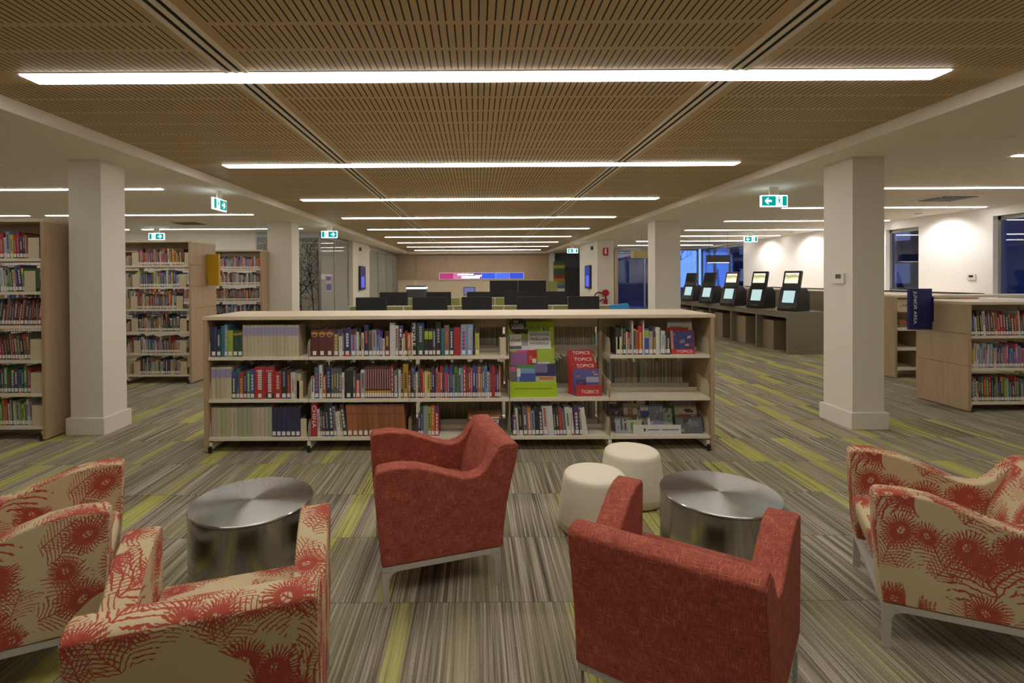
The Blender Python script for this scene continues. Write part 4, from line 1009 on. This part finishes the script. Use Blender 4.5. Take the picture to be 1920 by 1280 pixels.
desk(-2.1,2.2,11.0,'second computer desk with green screens, farther back',[-1.25,-.35,.4,1.25],1.12)
for i,(px,w) in enumerate(((696,.485),(806,.55),(894,.47),(998,.49),(1094,.49))):
    monitor(PX(px,8.05),8.05,.7405,w,.43,'black monitor in the nearest desk row, %s from the left'%ORD[i],'monitors in the nearest desk row')
for i,(px,w) in enumerate(((738,.58),(822,.52),(898,.5),(966,.45),(1043,.46))):
    monitor(PX(px,10.6),10.6,.7405,w,.44,'black monitor in the second desk row, %s from the left'%ORD[i],'monitors in the second desk row')
t=thing('privacy_screen','pair of tall charcoal screens standing in front of the service desk','partition',(PX(971,13.4),13.4,0))
for s in (-1,1):
    m=MB(); m.box(min(0,s*.74)+.004,max(0,s*.74)-.004,-.02,.02,.02,1.475); obj('panel',m,M_dark,t)
m=MB(); m.box(-.75,.75,-.15,.15,0,.02); obj('base',m,M_alu,t)
t=thing('copier','dark photocopier with glowing white top behind the monitors','copier',(PX(782,13.),13.,0))
m=MB(); m.box(-.24,.24,-.25,.25,0,1.28); obj('body',m,plain('dark_grey_plastic',(.05,.05,.055),.4),t,bevel=.01); m=MB(); m.box(-.24,.24,-.26,.25,1.28,1.325); obj('lit_lid',m,emit('white_lid',(1,.98,.92),1.2),t); m=MB(); m.box(-.24,.24,-.25,.25,1.325,1.36); obj('cover',m,M_black,t)
t=thing('display_screen','small screen with blue grey picture beyond the third monitor','monitor',(PX(880,13.),13.,0))
m=MB(); m.box(-.15,.15,0,.03,1.1,1.32); obj('housing',m,M_black,t); m=MB(); m.box(-.135,.135,-.003,0,1.12,1.305); obj('screen',m,emit('blue_grey_screen',srgb(100,105,150),.6),t); m=MB(); m.box(-.02,.02,0,.03,0,1.1); m.box(-.15,.15,-.12,.15,0,.02); obj('stand',m,M_black,t)
m=MB(); m.box(-.06,.06,-.05,.05,0,.06)
tag(obj('paper_stack',m,M_paper,loc=(PX(992,10.95),11.3,.741+.0)),'small white paper stack on the second desk beside a monitor','paper')
# second row wall computers further back
t=thing('service_desk','pale timber service desk across the far end of the hall','counter',(0,21.,0))
m=MB(); m.box(-3.2,2.85,0,.06,0,1.43); obj('front_panel',m,M_maple,t); m=MB(); m.box(-3.22,2.87,-.03,.5,1.43,1.455); obj('counter_top',m,M_maple,t)
m=MB(); m.box(-2.55,-2.45,-.02,-.001,0,1.43); obj('edge_trim',m,M_shelf,t)
m=MB(); m.box(3.0,3.3,0,.3,0,1.4); tag(obj('pedestal',m,M_green,loc=(0,20.9,0)),'pale green pedestal beside the right end of the service desk','pedestal')
# window slot in the rear wall, its outside light put into glowing panels
cols=[(srgb(180,60,120),.55),(srgb(205,110,160),.6),(srgb(120,70,150),.5),(srgb(60,90,220),.6),(srgb(80,110,230),.6),(srgb(60,80,205),.6)]
t=thing('light_panel','long lit pink and blue graphic band on the far timber wall','light panel',(PX(824,25.4),25.46,1.50)); Lb=PX(982,25.4)-PX(824,25.4)
m=MB(); m.box(-.03,Lb+.03,0,.035,-.03,.31); obj('frame',m,M_letter,t)
for i,(c_,s_) in enumerate(cols):
    m=MB(); m.box(i*Lb/6+.01,(i+1)*Lb/6-.01,-.005,0,0,.28); obj('panel',m,emit('band_%d'%i,c_,s_),t)
m=MB()
for i,(a,b,zz,hh) in enumerate(((.9,1.7,.18,.07),(1.1,2.0,.02,.12),(1.75,2.1,.12,.06))): m.box(a,b,-.009,-.0055,zz,zz+hh)
obj('white_figure',m,emit('band_white',(.9,.9,1),1.3),t)
# striped panel near the recessed door
t=thing('striped_panel','tall panel of coloured stripes beside the recessed far door','wall panel',(PX(1038,23.),23.,1.05))
sc=[srgb(90,110,160),srgb(120,150,60),srgb(190,130,30),srgb(150,40,36),srgb(60,70,60),srgb(60,90,50),srgb(170,180,40),srgb(70,90,50)]
m=MB(); h_=(1.2)/8
for i,c_ in enumerate(sc): m.box(0,.5,0,.04,i*h_,(i+1)*h_,c=c_)
obj('stripes',m,M_print,t,col=True); m=MB(); m.box(0,.5,.0,.04,-1.05,-.001); obj('base',m,M_white,t)

# wall screens
for (x,y0,y1,py0,py1,lb,flip,c1) in ((3.9,17.3,18.1,498,539,'black-framed poster screen with blue picture on the right far wall',-1,srgb(40,56,140)),(-3.9,16.95,17.75,499,543,'black-framed screen with purple picture on the left far wall',1,srgb(60,44,84))):
    t=thing('wall_screen',lb,'screen',(x,y0,1.16)); s=flip
    m=MB(); m.box(min(0,s*.07),max(0,s*.07),0,y1-y0,0,.8); obj('housing',m,M_black,t,bevel=.005)
    m=MB(); m.box(min(s*.071,s*.074),max(s*.071,s*.074),.04,y1-y0-.04,.05,.75); obj('screen',m,emit('wall_screen_%d'%flip,c1,.55),t)
    m=MB(); m.box(min(s*.075,s*.077),max(s*.075,s*.077),.1,(y1-y0)*.7,.08,.45); obj('picture',m,emit('wall_picture_%d'%flip,srgb(80,90,200),.7),t)
# small poster on meeting room glass
t=MB(); t.box(0,.0,0,0,0,0)
m=MB(); m.box(-.004,0,0,.55,0,.42,c=srgb(190,190,225)); m.box(.0,.0006,.03,.5,.3,.4,c=srgb(120,70,120)); m.box(0,.0008,.05,.52,.03,.2,c=srgb(80,84,150))
tag(obj('poster',m,M_print,col=True,loc=(-4.0405,13.75,1.2)),'pale blue poster stuck on the meeting room glass','poster')
# branch decal on the left glazing
for kdx,(x0,seed,h) in enumerate(((-4.5,4,2.5),(-5.25,8,2.4))):
    r=random.Random(seed); b=MB()
    def br2(p,a,L,wd,dep):
        e=(p[0]+math.sin(a)*L,p[1]+math.cos(a)*L); n=(math.cos(a)*wd,-math.sin(a)*wd)
        e=(max(-5.68,min(-4.1,e[0])),min(2.6,max(.1,e[1])))
        b.face([(p[0]-n[0],0,p[1]-n[1]),(p[0]+n[0],0,p[1]+n[1]),(e[0]+n[0]*.6,0,e[1]+n[1]*.6),(e[0]-n[0]*.6,0,e[1]-n[1]*.6)])
        if dep:
            for i in range(3): br2((p[0]+(e[0]-p[0])*r.uniform(.4,1),p[1]+(e[1]-p[1])*r.uniform(.4,1)),a+r.uniform(-1.1,1.1),L*r.uniform(.5,.8),wd*.6,dep-1)
    br2((x0,.1),r.uniform(-.2,.2),1.1,.02,4); br2((x0+.3,.1),r.uniform(-.3,.3),1.3,.016,4); br2((x0-.3,.9),.9,1.2,.016,4)
    for q_ in range(60):
        xx,zz=x0+r.uniform(-.42,.42),r.uniform(.2,2.5); a_=r.uniform(0,6.28)
        b.face([(xx,0,zz),(xx+.03*math.cos(a_),0,zz+.03*math.sin(a_)),(xx+.1*math.cos(a_+.5),0,zz+.1*math.sin(a_+.5)),(xx+.03*math.cos(a_+1),0,zz+.03*math.sin(a_+1))])
    tag(obj('branch_decal',b,plain('grey_film',srgb(84,82,76),.6),loc=(0,YLB+.012,0)),'dark branch-pattern film on the meeting room glass, %s'%['right clump','left clump'][kdx],'window film')
# fire sign and hose reel
t=thing('fire_sign','small red fire equipment sign high on the far right pier','sign',(PX(1136,16.45),16.46,PZ(1136,479,16.46)))
m=MB(); m.box(-.08,.08,0,.03,0,.25); obj('panel',m,M_red,t); m=MB(); m.box(-.025,.025,-.002,0,.06,.2); m.prism([(-.05,.2),(.05,.2),(0,.235)],-.002,0,'y'); obj('symbol',m,M_letter,t)
t=thing('fire_hose_reel','red fire hose reel with black hose on the far right pier','hose reel',(PX(1136,16.35),16.4,PZ(1136,549,16.35)))
Mr=Matrix.Rotation(PI/2,4,'X')
m=MB(); m.lathe([(.11,-.02),(.11,.02)],0,0,32,M=Mr); m.lathe([(.03,-.08),(.03,-.02)],0,0,16,M=Mr); obj('reel_disc',m,M_red,t)
m=MB(); m.tube([(-.2+.14*math.cos(a*PI/10),.02,-.12+.14*math.sin(a*PI/10)) for a in range(0,19)],.02,8); m.tube([(.0,.0,-.1),(.03,.0,-.3),(.05,.0,-.42)],.025,8); obj('hose',m,M_rubber,t)
m=MB(); m.box(-.06,.06,-.02,.09,-.36,-.2); obj('valve_box',m,M_red,t)
# blue lounge chair behind bookcase
t=thing('lounge_chair','blue upholstered lounge chair back showing above the central bookcase','armchair',(PX(1146,10.2),10.2,0))
m=MB(); m.prism([(-.37,.12),(-.37,.98),(-.33,1.03),(-.2,1.01),(0,1.0),(.2,1.01),(.33,1.03),(.37,.98),(.37,.12)],0,.12,'y'); obj('backrest',m,M_blue,t,bevel=.02)
m=MB(); m.box(-.34,.34,.12,.65,.15,.42); obj('seat',m,M_blue,t,bevel=.03)
for sx in (-.33,.29):
    for sy in (.02,.6): 
        m=MB(); m.box(sx,sx+.04,sy,sy+.04,0,.15); obj('leg',m,M_steel,t)
# thermostat on column and wall
t=thing('thermostat','small thermostat panel on the front face of the right column','thermostat',(PX(1577,5.13),5.168,PZ(1577,530,5.15)))
# the panel sits on the side face of the column
t.location=(3.799,5.36,PZ(1577,532,5.3)); 
m=MB(); m.box(-.018,0,-.085,.085,0,.11); obj('housing',m,M_paper,t,bevel=.002); m=MB(); m.box(-.0195,-.018,-.05,.03,.055,.1); obj('display',m,M_counterd,t)
t=thing('thermostat','white thermostat panel on the right wall between the windows','thermostat',(XWR,9.35,PZ(1828,525,9.3)))
m=MB(); m.box(-.02,0,0,.16,0,.11); obj('housing',m,M_paper,t,bevel=.002); m=MB(); m.box(-.0215,-.02,.04,.12,.05,.09); obj('display',m,M_black,t)
# security dome / detectors far
for (px,py,lb) in ((669,458,'left'),(1108,459,'right')):
    m=MB(); m.box(-.04,.04,-.05,.0,-.09,.03); x_=-3.9 if px<800 else 3.9
    tag(obj('motion_sensor',m,M_counterd,loc=(x_+(.04 if px<800 else -.04),17.1,2.55)),'small motion sensor high on the far %s pier'%lb,'sensor')

# ------------------------------------------------------------------ world and exposure
w=bpy.data.worlds.new('dusk'); SC.world=w; w.use_nodes=True; nt=w.node_tree
bg=nt.nodes['Background']; tc=nt.nodes.new('ShaderNodeTexCoord'); sp=nt.nodes.new('ShaderNodeSeparateXYZ'); rp=nt.nodes.new('ShaderNodeValToRGB')
nt.links.new(tc.outputs['Generated'],sp.inputs[0]); nt.links.new(sp.outputs[2],rp.inputs[0]); nt.links.new(rp.outputs[0],bg.inputs[0])
e=rp.color_ramp.elements; e[0].position=.0; e[0].color=(.13,.26,.8,1); e[1].position=.6; e[1].color=(.03,.07,.33,1)
bg.inputs[1].default_value=1.1
SC.view_settings.view_transform='Standard'; SC.view_settings.look='None'; SC.view_settings.gamma=1; SC.view_settings.use_curve_mapping=False
SC.view_settings.exposure=.97
